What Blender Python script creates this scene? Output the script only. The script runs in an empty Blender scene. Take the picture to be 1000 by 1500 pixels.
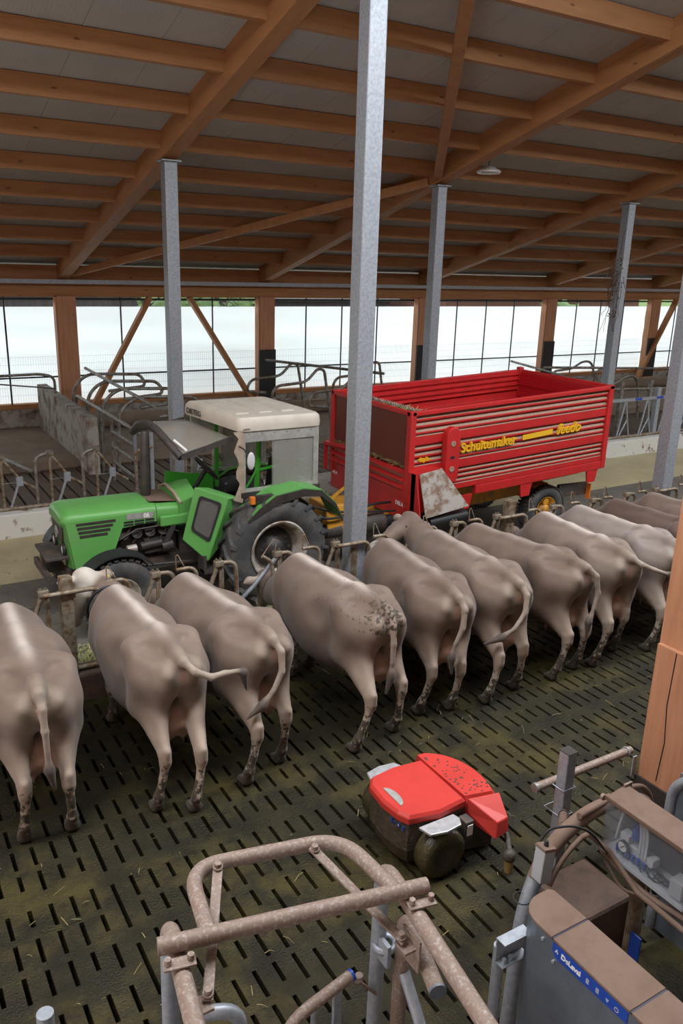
import bpy, math, random
import numpy as np
from mathutils import Vector, Matrix
random.seed(7)
PI = math.pi
C = bpy.context.scene.collection
SC = bpy.context.scene

# ------------------------------------------------------------------ camera
cam_data = bpy.data.cameras.new('camera')
cam = bpy.data.objects.new('camera', cam_data); C.objects.link(cam); SC.camera = cam
cam_data.sensor_fit = 'HORIZONTAL'; cam_data.sensor_width = 36.0
cam_data.lens = 36.0 * 1.1972
cam_data.clip_start = 0.05; cam_data.clip_end = 400
_r = Vector((0.856508, -0.515272, 0.029808)); _d = Vector((-0.126216, -0.265100, -0.955924)); _f = Vector((0.500463, 0.814995, -0.292096))
cam.matrix_world = Matrix(((_r.x, -_d.x, -_f.x, 0), (_r.y, -_d.y, -_f.y, 0), (_r.z, -_d.z, -_f.z, 4.4), (0, 0, 0, 1)))

# ------------------------------------------------------------------ world, lights, exposure
W = bpy.data.worlds.new('overcast_sky'); SC.world = W; W.use_nodes = True
bg = W.node_tree.nodes['Background']; bg.inputs[0].default_value = (0.87, 0.94, 1.0, 1); bg.inputs[1].default_value = 4.7
SC.view_settings.view_transform = 'Standard'; SC.view_settings.look = 'None'
SC.view_settings.exposure = -0.22; SC.view_settings.gamma = 1.0; SC.view_settings.use_curve_mapping = False
def area(name, loc, rot, sx, sy, power, col=(1, 1, 1)):
    l = bpy.data.lights.new(name, 'AREA'); l.shape = 'RECTANGLE'; l.size = sx; l.size_y = sy; l.energy = power; l.color = col
    o = bpy.data.objects.new(name, l); C.objects.link(o); o.location = loc; o.rotation_euler = rot
    return o
area('ridge_skylight_daylight', (8, 4.35, 8.2), (0, 0, 0), 44, 1.9, 3000, (0.97, 0.98, 1.0))          # translucent ridge of the roof

# ------------------------------------------------------------------ materials
def mat(name, col, rough=0.6, metal=0.0, var=0.0, scale=8.0, col2=None, bump=0.0, bscale=None, spec=0.5, alpha=1.0, detail=6.0, stretch=None, thr=None, trans=0.0):
    """principled material; col2 mixes in by noise (var = amount)"""
    m = bpy.data.materials.new(name); m.use_nodes = True
    nt = m.node_tree; b = nt.nodes['Principled BSDF']
    b.inputs['Base Color'].default_value = (*col, 1); b.inputs['Roughness'].default_value = rough
    b.inputs['Metallic'].default_value = metal; b.inputs['Specular IOR Level'].default_value = spec
    b.inputs['Alpha'].default_value = alpha
    if trans: b.inputs['Transmission Weight'].default_value = trans
    tc = nt.nodes.new('ShaderNodeTexCoord'); mp = nt.nodes.new('ShaderNodeMapping')
    nt.links.new(tc.outputs['Object'], mp.inputs[0])
    if stretch: mp.inputs['Scale'].default_value = stretch
    if col2 is not None or var:
        n = nt.nodes.new('ShaderNodeTexNoise'); n.inputs['Scale'].default_value = scale; n.inputs['Detail'].default_value = detail
        n.inputs['Roughness'].default_value = 0.62
        nt.links.new(mp.outputs[0], n.inputs['Vector'])
        r = nt.nodes.new('ShaderNodeValToRGB')
        lo, hi = thr if thr else (0.35, 0.7)
        r.color_ramp.elements[0].position = lo; r.color_ramp.elements[1].position = hi
        r.color_ramp.elements[0].color = (*col, 1)
        c2 = col2 if col2 is not None else tuple(c * (1 - var) for c in col)
        r.color_ramp.elements[1].color = (*c2, 1)
        nt.links.new(n.outputs['Fac'], r.inputs[0]); nt.links.new(r.outputs[0], b.inputs['Base Color'])
    if bump:
        n2 = nt.nodes.new('ShaderNodeTexNoise'); n2.inputs['Scale'].default_value = bscale or scale * 3; n2.inputs['Detail'].default_value = 5
        nt.links.new(mp.outputs[0], n2.inputs['Vector'])
        bp = nt.nodes.new('ShaderNodeBump'); bp.inputs['Strength'].default_value = bump; bp.inputs['Distance'].default_value = 0.02
        nt.links.new(n2.outputs['Fac'], bp.inputs['Height']); nt.links.new(bp.outputs[0], b.inputs['Normal'])
    return m

def wood_mat(name, c1, c2, stretch):
    m = mat(name, c1, 0.65, col2=c2, scale=1.0, stretch=stretch, bump=0.15, bscale=2.0, detail=8, thr=(0.3, 0.72))
    nt = m.node_tree; b = nt.nodes['Principled BSDF']           # a few dark knots
    tc = nt.nodes.new('ShaderNodeTexCoord'); v = nt.nodes.new('ShaderNodeTexVoronoi'); v.inputs['Scale'].default_value = 3.2
    mp = nt.nodes.new('ShaderNodeMapping'); mp.inputs['Scale'].default_value = tuple(0.45 if s < 5 else 1.2 for s in stretch)
    nt.links.new(tc.outputs['Object'], mp.inputs[0]); nt.links.new(mp.outputs[0], v.inputs['Vector'])
    r = nt.nodes.new('ShaderNodeValToRGB'); r.color_ramp.elements[0].position = 0.035; r.color_ramp.elements[1].position = 0.085
    r.color_ramp.elements[0].color = (0.35, 0.3, 0.28, 1); r.color_ramp.elements[1].color = (1, 1, 1, 1)
    nt.links.new(v.outputs['Distance'], r.inputs[0])
    mx = nt.nodes.new('ShaderNodeMix'); mx.data_type = 'RGBA'; mx.blend_type = 'MULTIPLY'; mx.inputs[0].default_value = 1
    src = b.inputs['Base Color'].links[0].from_socket
    nt.links.new(src, mx.inputs[6]); nt.links.new(r.outputs[0], mx.inputs[7]); nt.links.new(mx.outputs[2], b.inputs['Base Color'])
    return m
M = {}
WA, WB = (0.44, 0.21, 0.083), (0.32, 0.14, 0.05)
M['wood_x'] = wood_mat('spruce_along', WA, WB, (1.2, 14, 14))
M['wood_y'] = wood_mat('spruce_rafter', WA, WB, (14, 1.2, 5))
M['wood_z'] = wood_mat('spruce_post', (0.56, 0.275, 0.15), (0.41, 0.18, 0.09), (14, 14, 1.2))
M['wood_d'] = wood_mat('spruce_brace', WA, WB, (5, 5, 3))
M['panel'] = mat('roof_panel', (0.46, 0.45, 0.42), 0.45, var=0.12, scale=1.5, spec=0.3)
M['galv'] = mat('galvanised_steel', (0.40, 0.43, 0.47), 0.45, 0.4, col2=(0.27, 0.30, 0.34), scale=30, bump=0.03)
M['galv_d'] = mat('galvanised_dirty', (0.30, 0.30, 0.28), 0.5, 0.5, col2=(0.17, 0.12, 0.08), scale=9, thr=(0.42, 0.62))
M['galv_r'] = mat('galvanised_rusty_manure', (0.30, 0.26, 0.20), 0.55, 0.35, col2=(0.15, 0.085, 0.04), scale=14, thr=(0.4, 0.62))
M['galv_dust'] = mat('galvanised_dust', (0.235, 0.165, 0.13), 0.6, 0.1, col2=(0.46, 0.41, 0.37), scale=62, thr=(0.50, 0.80), detail=4)
M['dust'] = mat('brown_dust', (0.205, 0.138, 0.105), 0.85, col2=(0.17, 0.11, 0.082), scale=7, thr=(0.4, 0.65), spec=0.2)
M['conc'] = mat('stained_concrete', (0.40, 0.38, 0.34), 0.85, col2=(0.16, 0.10, 0.065), scale=3.0, bump=0.2, thr=(0.46, 0.66), spec=0.2)
M['curb'] = mat('whitewashed_curb', (0.62, 0.61, 0.57), 0.8, col2=(0.22, 0.14, 0.09), scale=4.5, bump=0.2, thr=(0.56, 0.64), spec=0.2)
M['plat'] = mat('lying_platform', (0.19, 0.15, 0.11), 0.9, col2=(0.26, 0.20, 0.15), scale=2.5, bump=0.3, spec=0.2)
M['slat'] = mat('stall_slats', (0.085, 0.058, 0.04), 0.75, col2=(0.12, 0.085, 0.06), scale=4, bump=0.3, spec=0.3)
M['pit'] = mat('slurry', (0.012, 0.010, 0.007), 0.4)
M['alley'] = mat('feed_alley', (0.155, 0.14, 0.12), 0.75, col2=(0.10, 0.088, 0.075), scale=2.2, bump=0.15, spec=0.3)
M['beige'] = mat('feed_table_coating', (0.46, 0.395, 0.24), 0.6, col2=(0.37, 0.32, 0.19), scale=1.6, bump=0.05, spec=0.35)
M['earth'] = mat('outside_ground', (0.40, 0.40, 0.37), 0.9, var=0.4, scale=1)
M['black'] = mat('black_rubber', (0.018, 0.018, 0.02), 0.55, bump=0.05, bscale=60)
M['tyre'] = mat('tyre_rubber', (0.055, 0.055, 0.058), 0.75, col2=(0.13, 0.115, 0.10), scale=5, thr=(0.45, 0.75), bump=0.1, bscale=50)
M['green'] = mat('tractor_green', (0.115, 0.36, 0.085), 0.4, col2=(0.15, 0.33, 0.11), scale=3, thr=(0.5, 0.75))
M['green_d'] = mat('tractor_green_inside', (0.05, 0.33, 0.03), 0.45)
M['black_m'] = mat('oily_black_metal', (0.022, 0.021, 0.02), 0.5, col2=(0.06, 0.045, 0.035), scale=9, bump=0.1)
M['chassis'] = mat('chassis_grey', (0.06, 0.052, 0.047), 0.6, col2=(0.15, 0.085, 0.06), scale=8, thr=(0.5, 0.7))
M['exhaust'] = mat('exhaust_soot', (0.045, 0.044, 0.05), 0.5, 0.3, col2=(0.10, 0.08, 0.07), scale=6)
M['roofw'] = mat('cab_roof_plastic', (0.60, 0.55, 0.47), 0.5, col2=(0.50, 0.45, 0.38), scale=4)
M['silver'] = mat('silver_frame', (0.52, 0.52, 0.50), 0.4, 0.4, col2=(0.35, 0.34, 0.32), scale=10)
M['canvas'] = mat('torn_canvas', (0.42, 0.34, 0.26), 0.9, col2=(0.28, 0.21, 0.15), scale=7, bump=0.3)
M['white'] = mat('white_paint', (0.75, 0.75, 0.73), 0.5)
M['lens'] = mat('headlight_glass', (0.65, 0.67, 0.68), 0.15, 0.2)
M['amber'] = mat('amber_lens', (0.75, 0.20, 0.03), 0.3)
M['orange'] = mat('drawbar_yellow', (0.62, 0.28, 0.02), 0.5, col2=(0.30, 0.17, 0.06), scale=7, thr=(0.45, 0.65))
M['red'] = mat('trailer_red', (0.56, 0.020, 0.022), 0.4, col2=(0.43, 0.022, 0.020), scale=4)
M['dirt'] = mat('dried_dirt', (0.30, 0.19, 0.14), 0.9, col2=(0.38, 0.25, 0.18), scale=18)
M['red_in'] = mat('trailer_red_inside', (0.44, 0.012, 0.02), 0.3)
M['yellow'] = mat('sticker_yellow', (0.80, 0.46, 0.02), 0.5)
M['worn'] = mat('worn_steel', (0.47, 0.43, 0.39), 0.5, 0.3, col2=(0.25, 0.16, 0.11), scale=7, thr=(0.45, 0.6))
M['robot'] = mat('robot_red', (0.58, 0.048, 0.038), 0.42, col2=(0.50, 0.04, 0.03), scale=5, bump=0.02)
M['mud'] = mat('manure_crust', (0.055, 0.045, 0.032), 0.6, col2=(0.10, 0.085, 0.065), scale=14, bump=0.5, thr=(0.45, 0.7))
M['mudw'] = mat('wet_manure', (0.038, 0.033, 0.018), 0.3, col2=(0.075, 0.065, 0.03), scale=12, bump=0.5)
M['alu'] = mat('scuffed_aluminium', (0.62, 0.63, 0.65), 0.4, 0.5, var=0.35, scale=20)
M['steelbox'] = mat('sheet_steel', (0.20, 0.235, 0.28), 0.42, 0.55, col2=(0.15, 0.17, 0.20), scale=6, bump=0.02)
M['blue'] = mat('label_blue', (0.015, 0.06, 0.36), 0.4)
M['navy'] = mat('dark_seam', (0.015, 0.012, 0.035), 0.5)
M['grey_p'] = mat('grey_plastic', (0.42, 0.43, 0.45), 0.5)
M['tube_w'] = mat('pneumatic_hose', (0.55, 0.57, 0.60), 0.4)
M['text_w'] = mat('white_print', (0.82, 0.82, 0.80), 0.6)
M['text_k'] = mat('black_print', (0.02, 0.02, 0.02), 0.6)
M['brass'] = mat('dull_brass', (0.42, 0.28, 0.10), 0.45, 0.4)
M['seat'] = mat('seat_vinyl', (0.02, 0.022, 0.03), 0.5)
M['hay'] = mat('green_fodder', (0.25, 0.27, 0.10), 0.9, col2=(0.36, 0.33, 0.15), scale=14)
M['hay_d'] = mat('dry_fodder', (0.30, 0.22, 0.10), 0.9, col2=(0.17, 0.15, 0.06), scale=10)
M['web'] = mat('dusty_twigs', (0.10, 0.055, 0.035), 0.9)
M['teal'] = mat('teal_twine', (0.03, 0.25, 0.24), 0.7)
M['tag'] = mat('yellow_tag', (0.85, 0.58, 0.02), 0.5)
M['eye'] = mat('dark_eye', (0.01, 0.008, 0.007), 0.1)
M['shed'] = mat('outside_shed_boards', (0.035, 0.028, 0.026), 0.85, col2=(0.07, 0.06, 0.055), scale=1.0, stretch=(10, 10, 1))
M['shed_r'] = mat('outside_red_boards', (0.13, 0.055, 0.035), 0.85, col2=(0.09, 0.045, 0.03), scale=1.0, stretch=(6, 6, 1))
M['grass'] = mat('outside_grass', (0.07, 0.11, 0.025), 0.9, col2=(0.10, 0.14, 0.04), scale=3)
M['bush'] = mat('outside_leaves', (0.045, 0.085, 0.018), 0.8, col2=(0.10, 0.15, 0.04), scale=6, bump=0.6)
M['hoof'] = mat('hoof', (0.035, 0.028, 0.022), 0.7)
M['lamp'] = mat('lamp_housing', (0.62, 0.60, 0.58), 0.4, 0.3)
M['wire'] = mat('wire', (0.10, 0.11, 0.11), 0.5, 0.3)
M['mesh'] = mat('welded_mesh', (0.42, 0.43, 0.42), 0.5, 0.2)
M['dung'] = mat('dried_dung', (0.115, 0.07, 0.05), 0.8, col2=(0.06, 0.04, 0.03), scale=7, bump=0.5)
M['bar'] = mat('dark_green_bar', (0.018, 0.030, 0.026), 0.5)
M['rubmat'] = mat('dark_plate', (0.03, 0.024, 0.022), 0.5, col2=(0.06, 0.05, 0.045), scale=8)

def ribbed(m, axis, scale, strength):
    nt = m.node_tree; b = nt.nodes['Principled BSDF']; tc = nt.nodes.new('ShaderNodeTexCoord'); w = nt.nodes.new('ShaderNodeTexWave')
    w.wave_type = 'BANDS'; w.bands_direction = axis; w.inputs['Scale'].default_value = scale
    bp = nt.nodes.new('ShaderNodeBump'); bp.inputs['Strength'].default_value = strength; bp.inputs['Distance'].default_value = 0.004
    nt.links.new(tc.outputs['Object'], w.inputs['Vector']); nt.links.new(w.outputs['Fac'], bp.inputs['Height']); nt.links.new(bp.outputs[0], b.inputs['Normal'])
ribbed(M['panel'], 'X', 6.3, 0.35)
def glass(name, tint, rough, op):
    m = bpy.data.materials.new(name); m.use_nodes = True; nt = m.node_tree
    b = nt.nodes['Principled BSDF']; b.inputs['Base Color'].default_value = (*tint, 1); b.inputs['Roughness'].default_value = rough
    b.inputs['Alpha'].default_value = op
    return m
M['pane'] = glass('dusty_pane', (0.36, 0.35, 0.32), 0.2, 0.28)
M['pane2'] = glass('dusty_slide_pane', (0.36, 0.36, 0.33), 0.25, 0.50)
M['visor'] = glass('dusty_windscreen', (0.30, 0.27, 0.23), 0.3, 0.66)
M['cover'] = glass('clear_cover', (0.34, 0.38, 0.43), 0.1, 0.16)
M['smoke'] = glass('smoked_screen', (0.16, 0.035, 0.02), 0.3, 0.88)

def curtain_mat():
    m = bpy.data.materials.new('translucent_curtain'); m.use_nodes = True; nt = m.node_tree
    for n in list(nt.nodes): nt.nodes.remove(n)
    out = nt.nodes.new('ShaderNodeOutputMaterial'); mx = nt.nodes.new('ShaderNodeMixShader'); mx.inputs[0].default_value = 0.75
    d = nt.nodes.new('ShaderNodeBsdfDiffuse'); t = nt.nodes.new('ShaderNodeBsdfTranslucent')
    d.inputs[0].default_value = (0.80, 0.82, 0.80, 1); t.inputs[0].default_value = (0.93, 0.96, 0.93, 1)
    tc = nt.nodes.new('ShaderNodeTexCoord'); mp = nt.nodes.new('ShaderNodeMapping'); mp.inputs['Scale'].default_value = (0.25, 1, 5)
    n = nt.nodes.new('ShaderNodeTexNoise'); n.inputs['Scale'].default_value = 1.2
    bp = nt.nodes.new('ShaderNodeBump'); bp.inputs['Strength'].default_value = 0.35; bp.inputs['Distance'].default_value = 0.1
    nt.links.new(tc.outputs['Object'], mp.inputs[0]); nt.links.new(mp.outputs[0], n.inputs['Vector']); nt.links.new(n.outputs['Fac'], bp.inputs['Height'])
    nt.links.new(bp.outputs[0], d.inputs['Normal'])
    nt.links.new(d.outputs[0], mx.inputs[1]); nt.links.new(t.outputs[0], mx.inputs[2]); nt.links.new(mx.outputs[0], out.inputs[0])
    return m
M['curtain'] = curtain_mat()

def cow_floor_mat():
    m = mat('cow_walkway', (0.015, 0.0125, 0.007), 0.5, col2=(0.038, 0.031, 0.014), scale=2.2, thr=(0.35, 0.7), bump=0.75, bscale=55, detail=9, spec=0.22)
    nt = m.node_tree; b = nt.nodes['Principled BSDF']
    tc = nt.nodes.new('ShaderNodeTexCoord')
    n = nt.nodes.new('ShaderNodeTexNoise'); n.inputs['Scale'].default_value = 1.1; n.inputs['Detail'].default_value = 8; n.inputs['Roughness'].default_value = 0.7
    nt.links.new(tc.outputs['Object'], n.inputs['Vector'])
    r = nt.nodes.new('ShaderNodeValToRGB'); r.color_ramp.elements[0].position = 0.5; r.color_ramp.elements[1].position = 0.68
    nt.links.new(n.outputs['Fac'], r.inputs[0])
    mx = nt.nodes.new('ShaderNodeMix'); mx.data_type = 'RGBA'
    nt.links.new(r.outputs[0], mx.inputs[0]); nt.links.new(b.inputs['Base Color'].links[0].from_socket, mx.inputs[6])
    mx.inputs[7].default_value = (0.070, 0.056, 0.015, 1)
    nt.links.new(mx.outputs[2], b.inputs['Base Color'])
    n3 = nt.nodes.new('ShaderNodeTexNoise'); n3.inputs['Scale'].default_value = 3.5; n3.inputs['Detail'].default_value = 6
    nt.links.new(tc.outputs['Object'], n3.inputs['Vector'])
    mr = nt.nodes.new('ShaderNodeMapRange'); mr.inputs[1].default_value = 0.35; mr.inputs[2].default_value = 0.65; mr.inputs[3].default_value = 0.36; mr.inputs[4].default_value = 0.8
    nt.links.new(n3.outputs['Fac'], mr.inputs[0]); nt.links.new(mr.outputs[0], b.inputs['Roughness'])
    return m
M['walk'] = cow_floor_mat()

# ------------------------------------------------------------------ mesh helper
class MB:
    def __init__(s): s.v = []; s.f = []; s.sm = []
    def add(s, vs, fs, smooth=False):
        o = len(s.v); s.v += [tuple(p) for p in vs]; s.f += [tuple(i + o for i in f) for f in fs]; s.sm += [smooth] * len(fs); return s
    def box(s, x0, x1, y0, y1, z0, z1):
        x0, x1 = min(x0, x1), max(x0, x1); y0, y1 = min(y0, y1), max(y0, y1); z0, z1 = min(z0, z1), max(z0, z1)
        return s.hexa([(x0, y0, z0), (x1, y0, z0), (x1, y1, z0), (x0, y1, z0), (x0, y0, z1), (x1, y0, z1), (x1, y1, z1), (x0, y1, z1)])
    def hexa(s, p):
        return s.add(p, [(0, 3, 2, 1), (4, 5, 6, 7), (0, 1, 5, 4), (1, 2, 6, 5), (2, 3, 7, 6), (3, 0, 4, 7)])
    def bar(s, a, b, w, h, up=(0, 0, 1)):
        a, b = Vector(a), Vector(b); d = (b - a).normalized(); u = Vector(up)
        x = d.cross(u)
        if x.length < 1e-4: x = d.cross(Vector((1, 0, 0)))
        x.normalize(); u = x.cross(d).normalized(); x *= w / 2; u *= h / 2
        p = [a - x - u, a + x - u, b + x - u, b - x - u, a - x + u, a + x + u, b + x + u, b - x + u]
        return s.hexa(p)
    def tube(s, pts, r, seg=10, cap=True, closed=False):
        pts = [Vector(p) for p in pts]; n = len(pts); rr = r if isinstance(r, (list, tuple)) else [r] * n
        t0 = (pts[1] - pts[0]).normalized(); u = t0.orthogonal().normalized(); vs = []; rings = []
        for i in range(n):
            if closed: t = (pts[(i + 1) % n] - pts[i - 1]).normalized()
            elif i == 0: t = t0
            elif i == n - 1: t = (pts[-1] - pts[-2]).normalized()
            else: t = ((pts[i + 1] - pts[i]).normalized() + (pts[i] - pts[i - 1]).normalized()).normalized()
            u = (u - t * u.dot(t)).normalized(); w = t.cross(u)
            rings.append([pts[i] + (u * math.cos(2 * PI * k / seg) + w * math.sin(2 * PI * k / seg)) * rr[i] for k in range(seg)])
        for q in rings: vs += q
        fs = []
        for i in range(n if closed else n - 1):
            j = (i + 1) % n
            for k in range(seg):
                l = (k + 1) % seg; fs.append((i * seg + k, i * seg + l, j * seg + l, j * seg + k))
        s.add(vs, fs, True)
        if cap and not closed:
            s.add(rings[0], [tuple(reversed(range(seg)))]); s.add(rings[-1], [tuple(range(seg))])
        return s
    def cyl(s, a, b, r, r2=None, seg=16): return s.tube([a, b], [r, r if r2 is None else r2], seg)
    def prism(s, poly, axis, a, b):
        """poly: 2-D outline in the two other axes (x: y,z / y: x,z / z: x,y)"""
        def P(q, t): return (t, q[0], q[1]) if axis == 'x' else (q[0], t, q[1]) if axis == 'y' else (q[0], q[1], t)
        n = len(poly); vs = [P(q, a) for q in poly] + [P(q, b) for q in poly]
        fs = [tuple(range(n)), tuple(reversed(range(n, 2 * n)))] + [(i, i + n, (i + 1) % n + n, (i + 1) % n) for i in range(n)]
        return s.add(vs, fs)
    def loft(s, rings, smooth=True, cap=True):
        n = len(rings[0]); vs = [p for r in rings for p in r]; fs = []
        for i in range(len(rings) - 1):
            for k in range(n): l = (k + 1) % n; fs.append((i * n + k, i * n + l, (i + 1) * n + l, (i + 1) * n + k))
        s.add(vs, fs, smooth)
        if cap: s.add(rings[0], [tuple(reversed(range(n)))]); s.add(rings[-1], [tuple(range(n))])
        return s
    def grid(s, fn, nu, nv, smooth=True):
        vs = [fn(i / nu, j / nv) for i in range(nu + 1) for j in range(nv + 1)]
        fs = [(i * (nv + 1) + j, (i + 1) * (nv + 1) + j, (i + 1) * (nv + 1) + j + 1, i * (nv + 1) + j + 1) for i in range(nu) for j in range(nv)]
        return s.add(vs, fs, smooth)
    def lathe(s, prof, c, axis='y', seg=32, closed=False):
        """prof: (radius, offset along axis)"""
        vs = []
        for (r, t) in prof:
            for k in range(seg):
                a = 2 * PI * k / seg; x, z = r * math.cos(a), r * math.sin(a)
                vs.append((c[0] + x, c[1] + t, c[2] + z) if axis == 'y' else (c[0] + t, c[1] + x, c[2] + z) if axis == 'x' else (c[0] + x, c[1] + z, c[2] + t))
        n = len(prof); fs = []
        for i in range(n if closed else n - 1):
            j = (i + 1) % n
            for k in range(seg): l = (k + 1) % seg; fs.append((i * seg + k, j * seg + k, j * seg + l, i * seg + l))
        return s.add(vs, fs, True)
    def ell(s, c, r, seg=16, rings=10):
        vs = []; fs = []
        for i in range(rings + 1):
            t = PI * i / rings
            for k in range(seg):
                a = 2 * PI * k / seg
                vs.append((c[0] + r[0] * math.sin(t) * math.cos(a), c[1] + r[1] * math.sin(t) * math.sin(a), c[2] + r[2] * math.cos(t)))
        for i in range(rings):
            for k in range(seg): l = (k + 1) % seg; fs.append((i * seg + k, (i + 1) * seg + k, (i + 1) * seg + l, i * seg + l))
        return s.add(vs, fs, True)
    def map(s, fn): s.v = [tuple(fn(p)) for p in s.v]; return s

def fillet(pts, rad, n=6):
    pts = [Vector(p) for p in pts]; out = [pts[0]]
    for i in range(1, len(pts) - 1):
        a, b, c = pts[i - 1], pts[i], pts[i + 1]
        r = min(rad, (a - b).length * 0.49, (c - b).length * 0.49)
        p, q = b + (a - b).normalized() * r, b + (c - b).normalized() * r
        for k in range(n + 1):
            t = k / n; out.append(p * (1 - t) ** 2 + b * 2 * t * (1 - t) + q * t * t)
    out.append(pts[-1]); return out

ORG = {}
def obj(name, mb, m, parent=None, bevel=0.0, local=False):
    me = bpy.data.meshes.new(name)
    vs = mb.v
    if parent is not None and not local:
        ox, oy, oz = ORG.get(parent.name, (0, 0, 0)); vs = [(x - ox, y - oy, z - oz) for x, y, z in vs]
    me.from_pydata(vs, [], mb.f); me.polygons.foreach_set('use_smooth', mb.sm)
    import bmesh
    bm = bmesh.new(); bm.from_mesh(me); bmesh.ops.recalc_face_normals(bm, faces=bm.faces); bm.to_mesh(me); bm.free()
    me.materials.append(M[m] if isinstance(m, str) else m); me.update()
    o = bpy.data.objects.new(name, me); C.objects.link(o)
    if parent is not None: o.parent = parent; ORG[o.name] = (0, 0, 0) if local else ORG.get(parent.name, (0, 0, 0))
    if bevel:
        b = o.modifiers.new('bevel', 'BEVEL'); b.width = bevel; b.segments = 2; b.limit_method = 'ANGLE'; b.angle_limit = math.radians(35)
    return o
def parts(name, mbs, m, parent, bevel=0.0):
    return [obj(name, mb, m, parent, bevel) for mb in mbs]
def tag(o, label, cat, group=None):
    o['label'] = label; o['category'] = cat
    if group: o['group'] = group
    return o
def thing(name, label, cat, loc, rotz=0.0, group=None):
    o = bpy.data.objects.new(name, None); C.objects.link(o); o.empty_display_size = 0.2
    o.location = loc; o.rotation_euler = (0, 0, rotz); ORG[o.name] = tuple(loc); return tag(o, label, cat, group)
def struct(name, mb, m, parent=None, bevel=0.0):
    o = obj(name, mb, m, parent, bevel)
    if parent is None: o['kind'] = 'structure'
    return o
def solo(name, mb, m, label, cat, group=None, bevel=0.0):
    """a thing that is one mesh, its origin moved to its base"""
    xs = [p[0] for p in mb.v]; ys = [p[1] for p in mb.v]; zs = [p[2] for p in mb.v]
    c = ((min(xs) + max(xs)) / 2, (min(ys) + max(ys)) / 2, min(zs))
    mb.v = [(x - c[0], y - c[1], z - c[2]) for x, y, z in mb.v]
    o = obj(name, mb, m, None, bevel); o.location = c; return tag(o, label, cat, group)
def dup(root, loc, label=None, rotz=None):
    r = root.copy(); C.objects.link(r); r.location = loc
    if rotz is not None: r.rotation_euler = (0, 0, rotz)
    if label: r['label'] = label
    for ch in list(root.children):
        c = ch.copy(); C.objects.link(c); c.parent = r
        for g in list(ch.children):
            d = g.copy(); C.objects.link(d); d.parent = c
    return r
def text_mb(txt, size, origin, ux, uy, depth=0.004, bold=0.0, shear=0.0, align='LEFT'):
    """lettering as a mesh: ux, uy = directions of the line and of the letters' height"""
    cu = bpy.data.curves.new('lettering', 'FONT'); cu.body = txt; cu.size = size; cu.extrude = depth / 2; cu.offset = bold; cu.shear = shear; cu.align_x = align
    o = bpy.data.objects.new('lettering', cu); C.objects.link(o)
    dg = bpy.context.evaluated_depsgraph_get(); me = bpy.data.meshes.new_from_object(o.evaluated_get(dg))
    ux, uy, og = Vector(ux).normalized(), Vector(uy).normalized(), Vector(origin); uz = ux.cross(uy)
    mb = MB(); mb.add([og + ux * v.co.x + uy * v.co.y + uz * v.co.z for v in me.vertices], [tuple(p.vertices) for p in me.polygons])
    bpy.data.objects.remove(o); bpy.data.curves.remove(cu); bpy.data.meshes.remove(me)
    return mb
# ================================================================== SETTING
YW = 21.75                                   # plane of the far wall posts
RX = [-0.58, 4.95, 10.47, 16.0, 21.5, 27.0, 32.5, 38.0]     # the timber frames along the barn
zb = lambda Y: 5.98 - 0.27 * (Y - 13.5)      # underside of the rafters
ORD = ['first', 'second', 'third', 'fourth', 'fifth', 'sixth', 'seventh', 'eighth', 'ninth', 'tenth', 'eleventh', 'twelfth', 'thirteenth', 'fourteenth']

# --- the cow walkway: concrete slabs with real slots over the slurry pit
def walkway():
    mb = MB(); x0, x1, y0, y1 = -1.6, 13.4, 0.4, 7.72; zt, zs = 0.0, -0.16
    rows = []; base = 5.97 + 0.95 * 3
    while base > 0:
        for k in (0.0, 0.28, 0.57): rows.append(base - k)
        base -= 0.945
    cols = []; k = 0; x = 1.21 - 1.003 * 4
    while x < x1:
        cols.append((x, True))
        for i in range(1, 7): cols.append((x + 0.1433 * i, False))
        x += 1.003
    w = 0.031; prev = x0
    rnd = random.Random(3)
    for cx, joint in cols:
        if cx < x0 + .05 or cx > x1 - .05: continue
        mb.box(prev, cx - w / 2, y0, y1, zs, zt)
        if joint: spans = [(5.63 + 0.615 * 3 - 0.615 * q - 0.46, 5.63 + 0.615 * 3 - 0.615 * q) for q in range(14)]
        else: spans = [(r - (0.22 if rnd.random() < .72 else 0.165), r) for r in rows]
        spans = sorted(sp for sp in spans if sp[0] > y0 + .02 and sp[1] < y1 - .02)
        yy = y0
        for a, b in spans:
            mb.box(cx - w / 2, cx + w / 2, yy, a, zs, zt); yy = b
        mb.box(cx - w / 2, cx + w / 2, yy, y1, zs, zt); prev = cx + w / 2
    mb.box(prev, x1, y0, y1, zs, zt)
    return mb
struct('floor', walkway(), 'walk')
struct('floor', MB().box(-3, 40, -10, 7.8, -0.75, -0.6), 'pit')
struct('floor', MB().box(13.41, 40, 0.4, 7.72, -0.16, 0.0), 'walk')
struct('floor', MB().box(-6, 44, 8.02, 11.35, -0.3, 0.0), 'alley')
struct('floor', MB().box(-6, 44, 11.35, 13.3, -0.3, 0.004), 'beige')
struct('floor', MB().box(-6, 44, 17.65, YW + .4, -0.3, 0.16), 'plat')
def stall_slats():
    mb = MB(); x = -6.0
    while x < 34: mb.box(x, x + 0.20, 13.75, 17.6, -0.12, 0.0); x += 0.245
    mb.box(-6, 34, 13.3, 13.76, -.3, 0.0)
    return mb
struct('floor', stall_slats(), 'slat')
struct('floor', MB().box(-6, 40, 13.7, 17.7, -0.5, -0.4), 'pit')
struct('trim_1', MB().box(-6, 44, 7.72, 8.0, -0.3, 0.30), 'dung', bevel=0.03)       # curb under the feed fence
struct('trim_2', MB().box(-6, 44, 13.3, 13.62, -0.3, 0.40), 'curb', bevel=0.02)     # curb beyond the feed alley
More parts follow.
